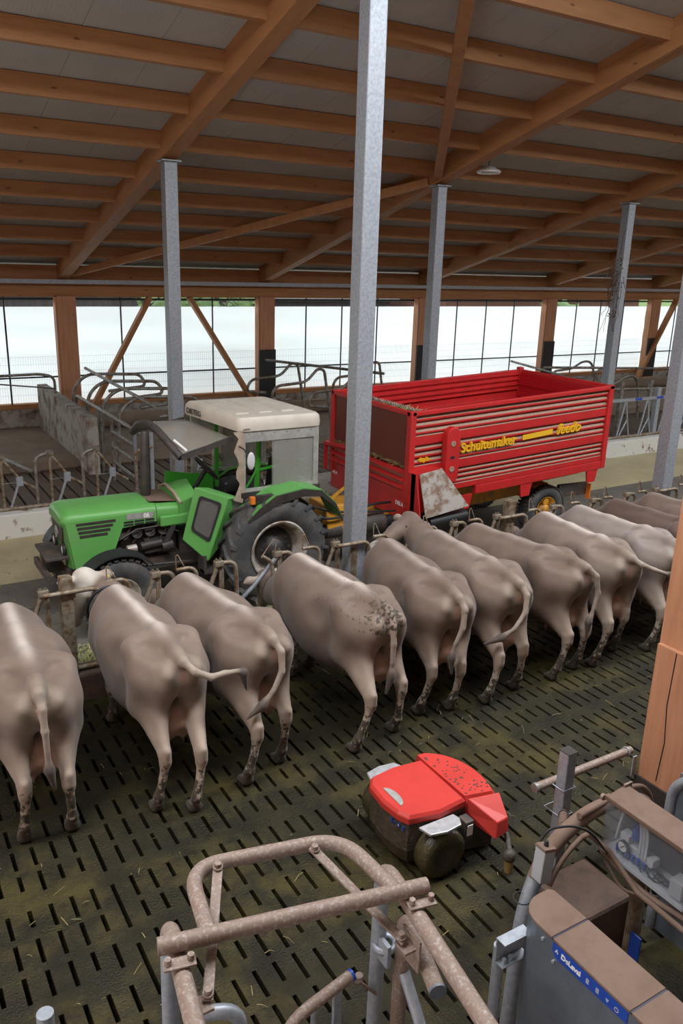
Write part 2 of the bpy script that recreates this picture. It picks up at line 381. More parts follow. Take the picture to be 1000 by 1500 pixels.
struct('floor', MB().box(-60, 120, YW + .5, 90, -0.6, -0.5), 'earth')
# --- far wall: knee wall, sill, eave boards
struct('wall_far', MB().box(-6, 44, YW - .1, YW + .2, -0.3, 0.62), 'conc')
struct('trim_3', MB().box(-6, 44, YW - .14, YW + .22, 0.62, 0.74), 'wood_x')
struct('trim_4', MB().box(-6, 44, YW - .12, YW + .14, 3.37, 4.12), 'wood_x')
# --- roof panels with joints; long profile ribs as geometry
def roof_panels():
    mb = MB(); ya, yb = 5.4, 22.6; off = 0.435
    x = -6.0; k = 0
    while x < 43:
        a, b = x, x + 0.993; z0 = off
        mb.hexa([(a, ya, zb(ya) + z0), (b, ya, zb(ya) + z0), (b, yb, zb(yb) + z0), (a, yb, zb(yb) + z0),
                 (a, ya, zb(ya) + off + .1), (b, ya, zb(ya) + off + .1), (b, yb, zb(yb) + off + .1), (a, yb, zb(yb) + off + .1)])
        x += 1.0
    mb.hexa([(-6, ya, zb(ya) + off + .02), (44, ya, zb(ya) + off + .02), (44, yb, zb(yb) + off + .02), (-6, yb, zb(yb) + off + .02),
             (-6, ya, zb(ya) + off + .12), (44, ya, zb(ya) + off + .12), (44, yb, zb(yb) + off + .12), (-6, yb, zb(yb) + off + .12)])
    return mb
struct('ceiling', roof_panels(), 'panel')
def near_roof_light_block():  # unseen near slope, added to block the sky; upper edge extended to dim foreground
    mb = MB(); ya, yb = 3.1, -9.5; za, z2 = 8.7, 5.6
    return mb.hexa([(-6, ya, za), (44, ya, za), (44, yb, z2), (-6, yb, z2), (-6, ya, za + .12), (44, ya, za + .12), (44, yb, z2 + .12), (-6, yb, z2 + .12)])
struct('ceiling', near_roof_light_block(), 'panel')
struct('wall_near_light_block', MB().box(-6, 44, -9.7, -9.5, -0.3, 5.6), 'wood_x')  # unseen wall, added to stop sky light coming in behind the camera
struct('wall_left', MB().box(-6.2, -6.0, -9.5, 22.2, -0.3, 9.0), 'wood_z')
struct('wall_right', MB().box(44.0, 44.2, -9.5, 22.2, -0.3, 9.0), 'wood_z')

# --- windows: a translucent wind curtain per bay with bars and tubes
for i in range(len(RX) - 1):
    xa, xb = RX[i] + 0.26, RX[i + 1] - 0.26
    w = bpy.data.objects.new('window_%d' % (i + 1), None); C.objects.link(w); w.location = (xa, YW, 0.74); w['kind'] = 'structure'; ORG[w.name] = (xa, YW, 0.74)
    mbc = MB(); n = 24
    def cf(u, v): return (xa - .2 + (xb - xa + .4) * u, YW + .06 + .012 * math.sin(v * 21 + u * 3), 0.74 + (3.12 - 0.74) * v)
    mbc.grid(cf, 10, 30); obj('curtain', mbc, 'curtain', w)
    obj('top_tube', MB().tube([(xa - .1, YW - .05, 3.31), (xb + .1, YW - .05, 3.31)], 0.03), 'bar', w)
    nb = {0: 4, 1: 3, 2: 3, 3: 3, 4: 3}.get(i, 3)
    for k in range(nb):
        x = xa + (xb - xa) * (k + 0.72 if False else (k + 1) / (nb + 1)) if i != 1 else [6.38, 7.63, 8.93][k]
        if i == 2: x = [11.87, 13.10, 14.38][k]
        if i == 0: x = [0.4, 1.5, 2.5, 3.53][k]
        obj('bar', MB().tube([(x, YW - .08, 0.74), (x, YW - .08, 3.37)], 0.022, 8), 'bar', w)
    obj('rail', MB().tube([(xa - .1, YW - .12, 1.40), (xb + .1, YW - .12, 1.40)], 0.022, 8), 'bar', w)
    mbm = MB()                                    # welded wire mesh in front of the curtain's foot
    x = xa
    while x < xb: mbm.box(x - .0015, x + .0015, YW - .042, YW - .038, .76, 1.9); x += .06
    for z in [.76 + .19 * q for q in range(7)]: mbm.box(xa, xb, YW - .046, YW - .04, z - .002, z + .002)
    obj('wire_mesh', mbm, 'mesh', w)
# --- far wall posts, with black rubber pads
for i, x in enumerate(RX[:6]):
    if i == 0: continue
    t = thing('timber_post', ['', 'timber wall post without pad, left of the tractor and against the pale curtain', 'timber wall post with black pad, behind the cab roof of the tractor', 'timber wall post with black pad, beyond the front half of the red trailer', 'timber wall post with black pad, beyond the rear end of the red trailer', 'timber wall post with black pad and slanting brace, far right end of the wall', 'timber wall post hidden farthest right along the wall'][i], 'post', (x, YW - .3, 0.16))
    obj('post', MB().box(x - .23, x + .23, YW - .38, YW - .1, 0.16, 3.40), 'wood_z', t, bevel=.006)
    obj('side_board', MB().box(x - .27, x - .232, YW - .36, YW - .12, 0.16, 3.37), 'wood_z', t)
    if i > 1: obj('rubber_pad', MB().box(x - .27, x + .25, YW - .42, YW - .382, 0.5, 1.95), 'black', t)
# --- slanting braces beside the wall posts
for a, b, lab in (((7.05, 3.39), (5.17, 0.16), 'slanting timber brace right of the leftmost wall post, leaning left at its foot'),
                  ((8.12, 3.39), (10.20, 0.16), 'slanting timber brace running down to the foot of the second wall post'),
                  ((28.0, 3.39), (26.15, 0.16), 'slanting timber brace at the far right edge of the photo')):
    solo('timber_brace', MB().bar((a[0], YW - .45, a[1]), (b[0], YW - .45, b[1]), .12, .2, (0, 1, 0)), 'wood_d', lab, 'brace', bevel=.005)
# --- eave beam and pipe
solo('drain_pipe', MB().bar((-6, YW - .32, 3.74), (44, YW - .32, 3.74), .1, .1), 'galv', 'long straight grey pipe running below the rafter feet along the far wall', 'pipe')

# --- rafters
RAFT = ['', 'big slanting timber rafter above the left grey column', 'big slanting timber rafter meeting the column beyond the tall nearest column', 'big slanting timber rafter over the column behind the trailer', 'big slanting timber rafter reaching the right edge above the trailer end', 'big slanting timber rafter fifth from the left, low at the right edge', 'last short piece of slanting timber rafter at the right edge']
for i, x in enumerate(RX[:6]):
    if i == 0: continue
    mb = MB(); ya, yb = 5.4, 21.7
    def sec(Y, o0, o1): return zb(Y) + o0, zb(Y) + o1
    for o0, o1, hw in ((0, .30, .13), (.30, .44, .11)):
        mb.hexa([(x - hw, ya, zb(ya) + o0), (x + hw, ya, zb(ya) + o0), (x + hw, yb, zb(yb) + o0), (x - hw, yb, zb(yb) + o0),
                 (x - hw, ya, zb(ya) + o1), (x + hw, ya, zb(ya) + o1), (x + hw, yb, zb(yb) + o1), (x - hw, yb, zb(yb) + o1)])
    solo('rafter', mb, 'wood_y', RAFT[i], 'rafter', bevel=.008)
# --- purlins: one beam per bay and row
rows = [20.90 - 1.285 * k + .6 for k in range(13)]
rows = [20.30, 18.98, 17.69, 16.43, 15.16, 13.84, 12.54, 11.24, 9.94, 8.64, 7.34]
BAY = ['left of the first rafter', 'between first and second rafters', 'between second and third rafters', 'between third and fourth rafters', 'between fourth and fifth rafters', 'between fifth and sixth rafters']
for i in range(6):
    xa, xb = RX[i] + .1, RX[i + 1] - .1
    for k, y in enumerate(rows):
        if k >= (10, 10, 10, 8, 6, 3)[i]: continue
        mb = MB(); hw = .065
        mb.hexa([(xa, y - hw, zb(y) + .17), (xb, y - hw, zb(y) + .17), (xb, y + hw, zb(y) + .17), (xa, y + hw, zb(y) + .17),
                 (xa, y - hw, zb(y) + .44), (xb, y - hw, zb(y) + .44), (xb, y + hw, zb(y) + .41), (xa, y + hw, zb(y) + .41)])
        solo('purlin', mb, 'wood_x', 'timber purlin %s, %s row up from the far wall' % (BAY[i], ORD[k]), 'purlin', 'purlins under the roof panels', bevel=.006)
# --- wind braces under the purlins
def rp(x, y, o): return (x, y, zb(y) + o)
solo('wind_brace', MB().bar(rp(5.15, 21.4, .10), rp(10.35, 13.95, .10), .14, .16), 'wood_d', 'long diagonal roof brace running from behind the left column up to the middle column top', 'brace', bevel=.006)
solo('wind_brace', MB().bar(rp(10.40, 13.75, .10), rp(5.1, 6.2, .10), .16, .14), 'wood_d', 'diagonal roof brace rising steeply beside the tall nearest column to the top edge', 'brace', bevel=.006)
solo('wind_brace', MB().bar(rp(27.2, 21.4, .10), rp(32.3, 14.2, .10), .14, .16), 'wood_d', 'short visible bit of diagonal roof brace at the far right', 'brace', bevel=.006)

# --- steel columns
def column(x, y, ztop, label, zfoot=0.0, s=.2):
    t = thing('steel_column', label, 'column', (x, y, zfoot))
    obj('shaft', MB().box(x - s / 2, x + s / 2, y - s / 2, y + s / 2, zfoot + .02, ztop), 'galv', t, bevel=.018)
    obj('foot_plate', MB().box(x - s * .8, x + s * .8, y - s * .8, y + s * .8, zfoot, zfoot + .02), 'galv_d', t)
    obj('top_plate', MB().box(x - s * .75, x + s * .75, y - s * .7, y + s * .7, ztop, ztop + .02), 'galv', t)
    return t
column(4.95, 13.75, zb(13.85) - .01, 'square galvanized column behind the tractor, left of the photo', .0, .22)
column(10.47, 13.75, zb(13.85) - .01, 'square galvanized column rising behind the front end of the red trailer', .0, .22)
column(15.93, 13.75, zb(13.85) - .01, 'square galvanized column beyond the rear end of the red trailer', .0, .22)
cn = column(5.02, 7.86, zb(7.96) - .01, 'tall square galvanized column in the centre, nearest and brightest', .30, .215)
obj('rust_streak', MB().box(5.02 - .1088, 5.02 - .02, 7.7495, 7.752, .32, 1.15), 'galv_r', cn)
column(10.62, 7.86, zb(7.96) - .01, 'square galvanized column at the right edge, among the feed fence', .30, .215)

# --- the stout timber post on the right, near the viewer
t = thing('timber_post', 'stout brown timber post on the right, nearest, with dark plate at its foot', 'post', (5.25, 3.3, 0))
obj('post', MB().box(5.0, 5.37, 3.02, 3.52, 0, 6.6), 'wood_z', t, bevel=.008)
obj('side_board', MB().box(4.955, 4.998, 3.05, 3.50, 0, 1.75), 'wood_z', t, bevel=.004)
obj('crack', MB().tube([(4.953, 3.33, .66), (4.953, 3.31, 1.0), (4.953, 3.34, 1.3), (4.953, 3.33, 1.74)], .004, 5), 'text_k', t)
obj('foot_plate', MB().box(4.935, 4.954, 3.03, 3.51, 0.0, .62), 'rubmat', t)

# --- the outside seen through the gap above the curtains
solo('shed', MB().box(-2, 12.5, 27, 34, -.5, 3.4).prism([(27 - .5, 3.4), (34.5, 3.4), (30.5, 5.2)], 'x', -2.3, 12.8), 'shed', 'dark boarded shed outside, seen above the left curtain', 'shed')
solo('shed', MB().box(22, 34, 28, 34, -.5, 3.2).prism([(27.5, 3.2), (34.5, 3.2), (31, 5.0)], 'x', 21.7, 34.3), 'shed_r', 'reddish boarded shed outside, seen above the curtain behind the trailer', 'shed')
solo('shed', MB().box(14.8, 20.5, 30, 36, -.5, 2.9).prism([(29.5, 2.9), (36.5, 2.9), (33, 4.6)], 'x', 14.5, 20.8), 'shed', 'grey shed outside, seen above the curtain beside the tall centre column', 'shed')
solo('grass_bank', MB().hexa([(-40, 40, -.5), (120, 40, -.5), (120, 80, -.5), (-40, 80, -.5), (-40, 46, 3.2), (120, 46, 3.2), (120, 80, 6.0), (-40, 80, 6.0)]), 'grass', 'green grassy bank outside beyond the sheds', 'bank')
def bush(c, r, label):
    rnd = random.Random(int(c[0] * 10)); mb = MB()
    for k in range(240):
        a, b = rnd.uniform(0, 2 * PI), rnd.uniform(-1, 1); q = rnd.uniform(.7, 1.0); s = math.sqrt(1 - b * b)
        p = Vector((c[0] + r[0] * s * math.cos(a) * q, c[1] + r[1] * s * math.sin(a) * q, c[2] + r[2] * b * q)); e = rnd.uniform(.1, .22)
        u = Vector((rnd.gauss(0, 1), rnd.gauss(0, 1), rnd.gauss(0, 1))).normalized(); w = u.orthogonal().normalized()
        mb.add([p - u * e, p + w * e * .5, p + u * e, p - w * e * .5], [(0, 1, 2, 3)])
    mb.ell(c, (r[0] * .75, r[1] * .75, r[2] * .75))
    mb.tube([(c[0], c[1], -.5), (c[0], c[1], c[2])], .08)
    solo('bush', mb, 'bush', label, 'bush')
bush((9.3, 24.6, 2.6), (1.7, .7, 1.1), 'leafy green bush outside, above the curtain behind the left column')
bush((11.6, 25.0, 2.5), (1.0, .7, 1.1), 'leafy green bush outside, right of the second wall post')
bush((26.5, 26.0, 2.3), (1.4, .7, 1.1), 'leafy green bush outside, above the curtain near the far right post')

# --- round lamp below the roof
lx, ly = 11.0, 12.95; lz = zb(ly) + .0
t = thing('barn_lamp', 'round white high-bay lamp hanging from the purlin right of the middle column', 'lamp', (lx, ly, lz - .08))
obj('housing', MB().lathe([(.0, -.03), (.21, -.03), (.235, 0), (.21, .035), (.10, .06), (.07, .10), (0, .10)], (lx, ly, lz), 'z', 28), 'lamp', t)
obj('fins', (lambda mb: [mb.box(-.002 + lx + .12 * math.cos(a) - .012, lx + .12 * math.cos(a) + .012, ly + .12 * math.sin(a) - .012, ly + .12 * math.sin(a) + .012, lz + .04, lz + .075) for a in [2 * PI * k / 20 for k in range(20)]] and mb)(MB()), 'grey_p', t)
obj('hook', MB().tube([(lx, ly, lz + .1), (lx, ly, lz + .19)], .012, 8), 'wire', t)
# --- dusty dried garland hanging by the column beyond the trailer
mb = MB(); rnd = random.Random(5)
for k in range(26):
    x = 15.62 + rnd.uniform(-.22, .16); z = rnd.uniform(3.7, 4.75); p = [Vector((x, 13.6 + rnd.uniform(-.1, .05), z))]
    for q in range(5): p.append(p[-1] + Vector((rnd.uniform(-.09, .06), rnd.uniform(-.04, .04), rnd.uniform(-.16, .02))))
    mb.tube(p, .006, 5)
for k in range(5):
    p = [Vector((15.45 + .09 * k, 13.6, 3.8))]
    for q in range(6): p.append(p[-1] + Vector((rnd.uniform(-.08, .06), 0, -.13)))
    mb.tube(p, .005, 5)
for k in range(60): mb.ell((15.62 + rnd.uniform(-.24, .16), 13.6 + rnd.uniform(-.08, .08), rnd.uniform(3.3, 4.75)), (.02, .02, .014), 6, 4)
mb.tube([(15.65, 13.6, 4.75), (15.7, 13.6, 5.3)], .006, 5)
solo('dried_garland', mb, 'web', 'dusty dried twig garland hanging beside the column beyond the trailer', 'garland')
# ================================================================== FEED FENCE NEAR THE COWS
FY = 7.80
def fence_post(x, ztop, label):
    t = thing('fence_post', label, 'post', (x, FY, .30))
    obj('post', MB().box(x - .06, x + .06, FY - .06, FY + .06, .30, ztop), 'galv_r', t, bevel=.008)
    obj('clamp', MB().box(x - .075, x + .075, FY - .075, FY + .075, 1.15, 1.19), 'galv_r', t)
fence_post(1.615, 1.36, 'square rusty fence post left of the pale faced cow')
fence_post(7.43, 1.42, 'short square grey fence post by the trailer wheel, right of the head-resting cow')
WHERE = ['beside the pale faced cow and its post', 'between the pale faced cow and the cow right of it', 'left of the tractor rear wheel', 'with bright diagonal before the tractor rear wheel', 'clamped to the tall centre column', 'on the neck of the head-resting cow', 'just right of the head-resting cow', 'clamped to the short grey post', 'below the trailer wheel, right of the short post', 'before the dark brown cow', 'left of the right edge column', 'clamped to the right edge column']
UN = [(1.40, 2.01, 0), (2.53, 2.74, 0), (3.24, 3.56, 1), (3.95, 4.25, 0), (4.72, 5.22, 0), (5.84, 5.96, 0), (6.50, 6.70, 0), (7.22, 7.74, 0), (8.25, 8.53, 0), (9.04, 9.20, 0), (9.76, 9.94, 0), (10.40, 10.88, 0)]
for k, (x, xj, op) in enumerate(UN):
    t = thing('neck_gate', 'curved pipe neck gate ' + WHERE[k], 'gate', (x, FY, .30), 0, 'neck gates of the feed fence')
    z = 1.22; lp_ = {0: .54, 4: .42, 7: .46, 11: .42}.get(k, .20)
    obj('hoop', MB().tube(fillet([(x - .02, FY - (.085 if lp_ > .3 else 0), z), (x + lp_, FY - (.085 if lp_ > .3 else 0), z), (x + lp_ + .03, FY, .34)], .11), .025, 10), 'galv_r', t)
    obj('upright', MB().box(x + .005, x + .055, FY - .012, FY + .012, .30, z - .03), 'galv_r', t)
    if k == 3: obj('diagonal', MB().tube([(x, FY, z - .03), (x - .28, FY + .03, .86), (x - .45, FY + .1, .66)], .027, 10), 'galv', t)
    else: obj('diagonal', MB().tube([(x - .02, FY, z - .03), (x - .30, FY, .42)], .024, 10), 'galv_r', t)
    c = obj('clamp', MB().box(x - .05, x + .05, FY - .035, FY + .035, z - .03, z + .035), 'galv_r', t, bevel=.006)
    obj('bolt', MB().cyl((x - .025, FY, z + .035), (x - .025, FY, z + .06), .012, seg=6).cyl((x + .025, FY, z + .035), (x + .025, FY, z + .06), .012, seg=6), 'galv_d', c)
    zj = 1.25
    if not op:
        a = obj('swing_arm', MB().tube(fillet([(xj, FY - .05, zj), (xj + .22, FY - .05, zj), (xj + .27, FY - .05, .36)], .12), .021, 10), 'galv_r', t)
        obj('latch_rod', MB().tube([(xj, FY - .05, zj), (xj, FY - .05, zj + .16), (xj + .02, FY - .05, zj + .165), (xj + .10, FY - .05, zj)], .007, 6), 'galv_r', a)
    else:
        a = obj('swing_arm', MB().tube(fillet([(xj + .18, FY - .05, 1.24), (xj + .30, FY - .05, 1.16), (xj + .36, FY - .05, .36)], .1), .021, 10), 'galv_r', t)
        obj('latch_rod', MB().tube([(xj + .18, FY - .05, 1.24), (xj + .32, FY - .05, 1.42), (xj + .36, FY - .05, 1.40), (xj + .33, FY - .05, 1.24)], .007, 6), 'galv_r', a)
solo('fence_rail', MB().tube([(-1.5, FY, .345), (13.4, FY, .345)], .028), 'galv_r', 'low pipe running along the curb under the neck gates', 'rail')

# ---- fodder strewn before the fence
def fodder(x0, x1, y0, y1, n, seed, dry, h=.1, ws=1.0):
    rnd = random.Random(seed); mb = MB()
    for k in range(n):
        x, y = rnd.uniform(x0, x1), y0 + (y1 - y0) * rnd.random() ** 1.3; z = rnd.random() * h * max(.15, 1 - (y - y0) / (y1 - y0))
        a = rnd.uniform(0, 2 * PI); L = rnd.uniform(.03, .11); w = rnd.uniform(.003, .007) * ws
        d = Vector((math.cos(a) * L, math.sin(a) * L, rnd.uniform(-.03, .05))); s = Vector((-math.sin(a) * w, math.cos(a) * w, 0)); p = Vector((x, y, z + .008)); m = p + d * .5 + Vector((0, 0, rnd.uniform(0, .02)))
        mb.add([p - s, p + s, m + s, m - s, p + d - s, p + d + s], [(0, 1, 2, 3), (3, 2, 5, 4)])
    return mb
o = obj('fodder', fodder(-.5, 12, 8.06, 8.95, 15000, 1, 0, .16), 'hay'); o['kind'] = 'stuff'; tag(o, 'green chopped fodder strewn along the feed fence', 'fodder')
o = obj('fodder', fodder(1, 13, 8.5, 12.4, 1600, 2, 1, .01), 'hay_d'); o['kind'] = 'stuff'; tag(o, 'sparse dry fodder scraps on the feed alley floor', 'fodder')
o = obj('straw', fodder(-.5, 12, 1.5, 7.6, 500, 4, 1, .002, .45), 'hay_d'); o['kind'] = 'stuff'; tag(o, 'thin straw bits on the slotted walkway', 'straw')

# ================================================================== FEED FENCE AND STALLS BEYOND THE ALLEY
GY = 13.52
LW = ['at the left edge, farthest left beyond the alley', 'left of the tractor bonnet, middle one of three', 'just above the tractor bonnet, before the concrete wall', 'behind the tractor exhaust', 'seen beneath the tractor windscreen', 'seen through the tractor cab']
for k, x in enumerate((1.95, 2.70, 3.45, 5.02, 5.77, 6.52)):
    t = thing('neck_gate', 'bent pipe head gate ' + LW[k], 'gate', (x, GY, .40), 0, 'head gates beyond the feed alley'); z = 1.30
    obj('hoop', MB().tube(fillet([(x - .23, GY, .42), (x - .23, GY, z - .05), (x - .02, GY, z)], .13), .026, 10), 'galv_d', t)
    obj('upright', MB().tube([(x, GY, .40), (x, GY, z - .12), (x + .05, GY, z)], .024, 10), 'galv_r', t)
    obj('diagonal', MB().tube([(x + .01, GY, z - .02), (x + .30, GY, .86), (x + .52, GY, .72)], .022, 10), 'galv_r', t)
    obj('strut', MB().tube([(x + .26, GY, .88), (x + .08, GY, .40)], .020, 10), 'galv', t)
    c = obj('lock_box', MB().box(x + .21, x + .31, GY - .03, GY + .03, .80, .95), 'galv', t, bevel=.005)
    obj('lock_rod', MB().tube([(x + .02, GY - .02, .86), (x + .22, GY - .02, .87)], .006, 6), 'galv_d', c)
    obj('clamp', MB().box(x - .05, x + .06, GY - .035, GY + .035, z - .02, z + .045), 'galv_d', t)
RWH = ['closest to the trailer rear', 'second from the trailer rear', 'third from the trailer rear', 'beside the right edge column']
for k, x in enumerate((16.42, 17.22, 17.98, 18.7)):
    t = thing('neck_gate', 'splayed bar head gate beyond the alley, ' + RWH[k], 'gate', (x, GY, .40), 0, 'splayed head gates on the right')
    obj('upright', MB().tube([(x, GY, 1.34), (x - .2, GY, .42)], .022, 10), 'galv', t)
    obj('swing_bar', MB().tube([(x + .02, GY, 1.34), (x + .13, GY, .86), (x + .24, GY, .46)], .02, 10), 'galv', t)
    obj('strut', MB().tube([(x + .12, GY, .86), (x - .14, GY, .42)], .018, 10), 'galv', t)
    obj('label_strip', MB().box(x + .30, x + .55, GY - .035, GY - .03, 1.34, 1.40), 'blue', t)
solo('fence_rail', MB().box(15.9, 21.2, GY - .03, GY + .03, 1.33, 1.40), 'galv', 'square top rail of the far right head gates beside the trailer end', 'rail')
solo('fence_rail', MB().tube([(15.8, GY, .44), (21.2, GY, .44)], .04), 'galv_r', 'low rail on the curb beyond the trailer end', 'rail')
solo('fence_rail', MB().tube([(-2, GY, .43), (4.4, GY, .43)], .035), 'galv_r', 'low rusty rail on the curb left of the tractor', 'rail')
solo('fence_post', MB().box(17.55, 17.68, GY - .02, GY + .10, .4, 1.62), 'galv', 'short square post standing among the far right head gates', 'post')
# concrete partition and the pipe gate beside it
solo('partition_wall', MB().hexa([(4.12, 16.78, 0), (4.36, 16.78, 0), (4.36, 21.5, .16), (4.12, 21.5, .16), (4.12, 16.78, 1.20), (4.36, 16.78, 1.20), (4.36, 21.5, 1.25), (4.12, 21.5, 1.25)]), 'conc', 'stained low concrete wall running back between the lying areas at left', 'wall', bevel=.015)
t = thing('pipe_gate', 'galvanized pipe gate standing beside the stained concrete wall', 'gate', (4.45, 14.2, 0))
X0 = 4.48
obj('top_rail', MB().tube(fillet([(X0, 19.0, .6), (X0, 19.0, 1.32), (X0, 13.75, 1.32)], .15), .038), 'galv_d', t)
for y in (17.0, 16.2, 14.7): obj('upright', MB().tube([(X0, y, .0), (X0, y, 1.32)], .033), 'galv_d' if y > 15 else 'galv', t)
obj('end_post', MB().tube([(X0, 13.75, .0), (X0, 13.75, 1.45)], .038), 'galv', t)
for z in (1.02, .72, .40): obj('rail', MB().tube([(X0, 16.2, z), (X0, 14.7, z)], .030), 'galv_d', t)
obj('hook_pipe', MB().tube(fillet([(X0 - .3, 13.72, .5), (X0 - .3, 13.72, 1.18), (X0, 13.72, 1.2)], .14), .024), 'galv_r', t)
obj('twine', MB().tube([(X0 + .05 + .05 * math.cos(k * 1.9), 14.5 + .05 * math.sin(k * 2.3), .40 + .012 * k) for k in range(14)], .014, 6), 'teal', t)
DV = ['right of the stained concrete wall, farthest back', 'right of the stained concrete wall, second from the back', 'right of the stained concrete wall, third from the back', 'right of the stained concrete wall, front']
for k, y in enumerate((20.0, 18.7, 17.5, 16.3)):
    p = fillet([(4.62, y, .15), (4.66, y, 1.36), (5.0, y, 1.66), (6.3, y, 1.60), (6.45, y, 1.30), (5.5, y, 1.22)], .24)
    solo('cubicle_divider', MB().tube(p, .038), 'galv_d', 'bent pipe stall divider ' + DV[k], 'stall divider', 'stall dividers')
solo('neck_rail', MB().tube([(5.12, 20.6, 1.72), (4.95, 14.9, 1.70)], .036), 'galv_d', 'straight pipe laid across the stall dividers right of the concrete wall', 'rail')
for k, (x, y, l) in enumerate(((10.75, 20.2, 'beside the second black pad, farthest'), (10.85, 18.9, 'between second black pad and tall column, middle'), (11.2, 17.6, 'left of the tall column above the trailer, nearest'), (13.2, 19.8, 'just right of the tall column above the trailer'))):
    p = fillet([(x + .35, y, .16), (x + .2, y, 1.0), (x + .08, y, 1.66), (x - .12, y, 1.70), (x - .45, y, 1.36), (x - 1.35, y, 1.30), (x - 1.5, y, .98), (x - .9, y, .92)], .2)
    solo('cubicle_divider', MB().tube(p, .038), 'galv_d', 'bent pipe stall divider ' + l, 'stall divider', 'stall dividers')
solo('neck_rail', MB().tube([(9.95, 20.4, 1.78), (11.7, 17.2, 1.74)], .036), 'galv_d', 'straight pipe across the stall dividers left of the tall column', 'rail')
solo('neck_rail', MB().tube(fillet([(18.9, 20.4, 1.45), (17.2, 15.0, 1.45), (17.1, 14.9, 0)], .1), .036), 'galv_d', 'straight pipe behind the trailer rear top edge', 'rail')
for k, (x, y, l) in enumerate(((21.2, 19.6, 'right of the trailer by the last black pad, farthest'), (20.2, 17.9, 'right of the trailer column, middle one'), (19.6, 16.4, 'right of the trailer column, nearest'))):
    p = fillet([(x + .9, y, .16), (x + .8, y, 1.0), (x + .6, y, 1.42), (x + .2, y, 1.46), (x - .3, y, 1.22), (x - 1.1, y, 1.18), (x - 1.25, y, .9), (x - .4, y, .86)], .2)
    solo('cubicle_divider', MB().tube(p, .038), 'galv_d', 'bent pipe stall divider ' + l, 'stall divider', 'stall dividers')
solo('neck_rail', MB().tube([(17.4, 17.4, 1.66), (23.5, 17.4, 1.4)], .036), 'galv_d', 'upper pipe crossing behind the far right head gates', 'rail')
solo('neck_rail', MB().tube([(17.2, 15.2, 1.34), (23.5, 15.2, 1.12)], .035), 'galv_d', 'lower pipe crossing behind the far right head gates', 'rail')
for k, x in enumerate((18.2, 19.4)):
    solo('fence_post', MB().box(x - .05, x + .05, 15.15, 15.25, -.0, 1.5), 'galv_d', ['upright behind the far right head gates, nearer the trailer', 'upright behind the far right head gates, nearer the right column'][k], 'post')
solo('head_rail', MB().tube(fillet([(-2, 20.0, 1.62), (3.95, 20.0, 1.70), (4.24, 20.0, 1.62), (4.24, 20.0, 1.05)], .2), .032), 'galv_d', 'bent pipe over the left lying area ending on the concrete wall', 'rail')
solo('tie_rod', MB().tube([(2.4, 18.4, 1.78), (4.24, 19.9, 1.36)], .016), 'wire', 'thin dark rod slanting down to the concrete wall end', 'rod')
solo('cubicle_divider', MB().tube(fillet([(1.7, 17.9, 1.9), (2.55, 17.9, 1.62), (2.68, 17.9, 1.2), (2.5, 17.9, 1.12), (2.5, 17.9, .12)], .15), .035), 'galv_d', 'bent pipe stall divider cut by the left edge of the photo', 'stall divider', 'stall dividers')
solo('brisket_rail', MB().bar((2.3, 18.2, .42), (3.02, 16.9, .16), .10, .03), 'galv_d', 'flat slotted bar lying on the left lying area', 'bar')
solo('brisket_board', MB().tube([(4.6, 20.8, .35), (33, 20.8, .35)], .2), 'plat', 'long dark brisket tube along the far lying area', 'board')
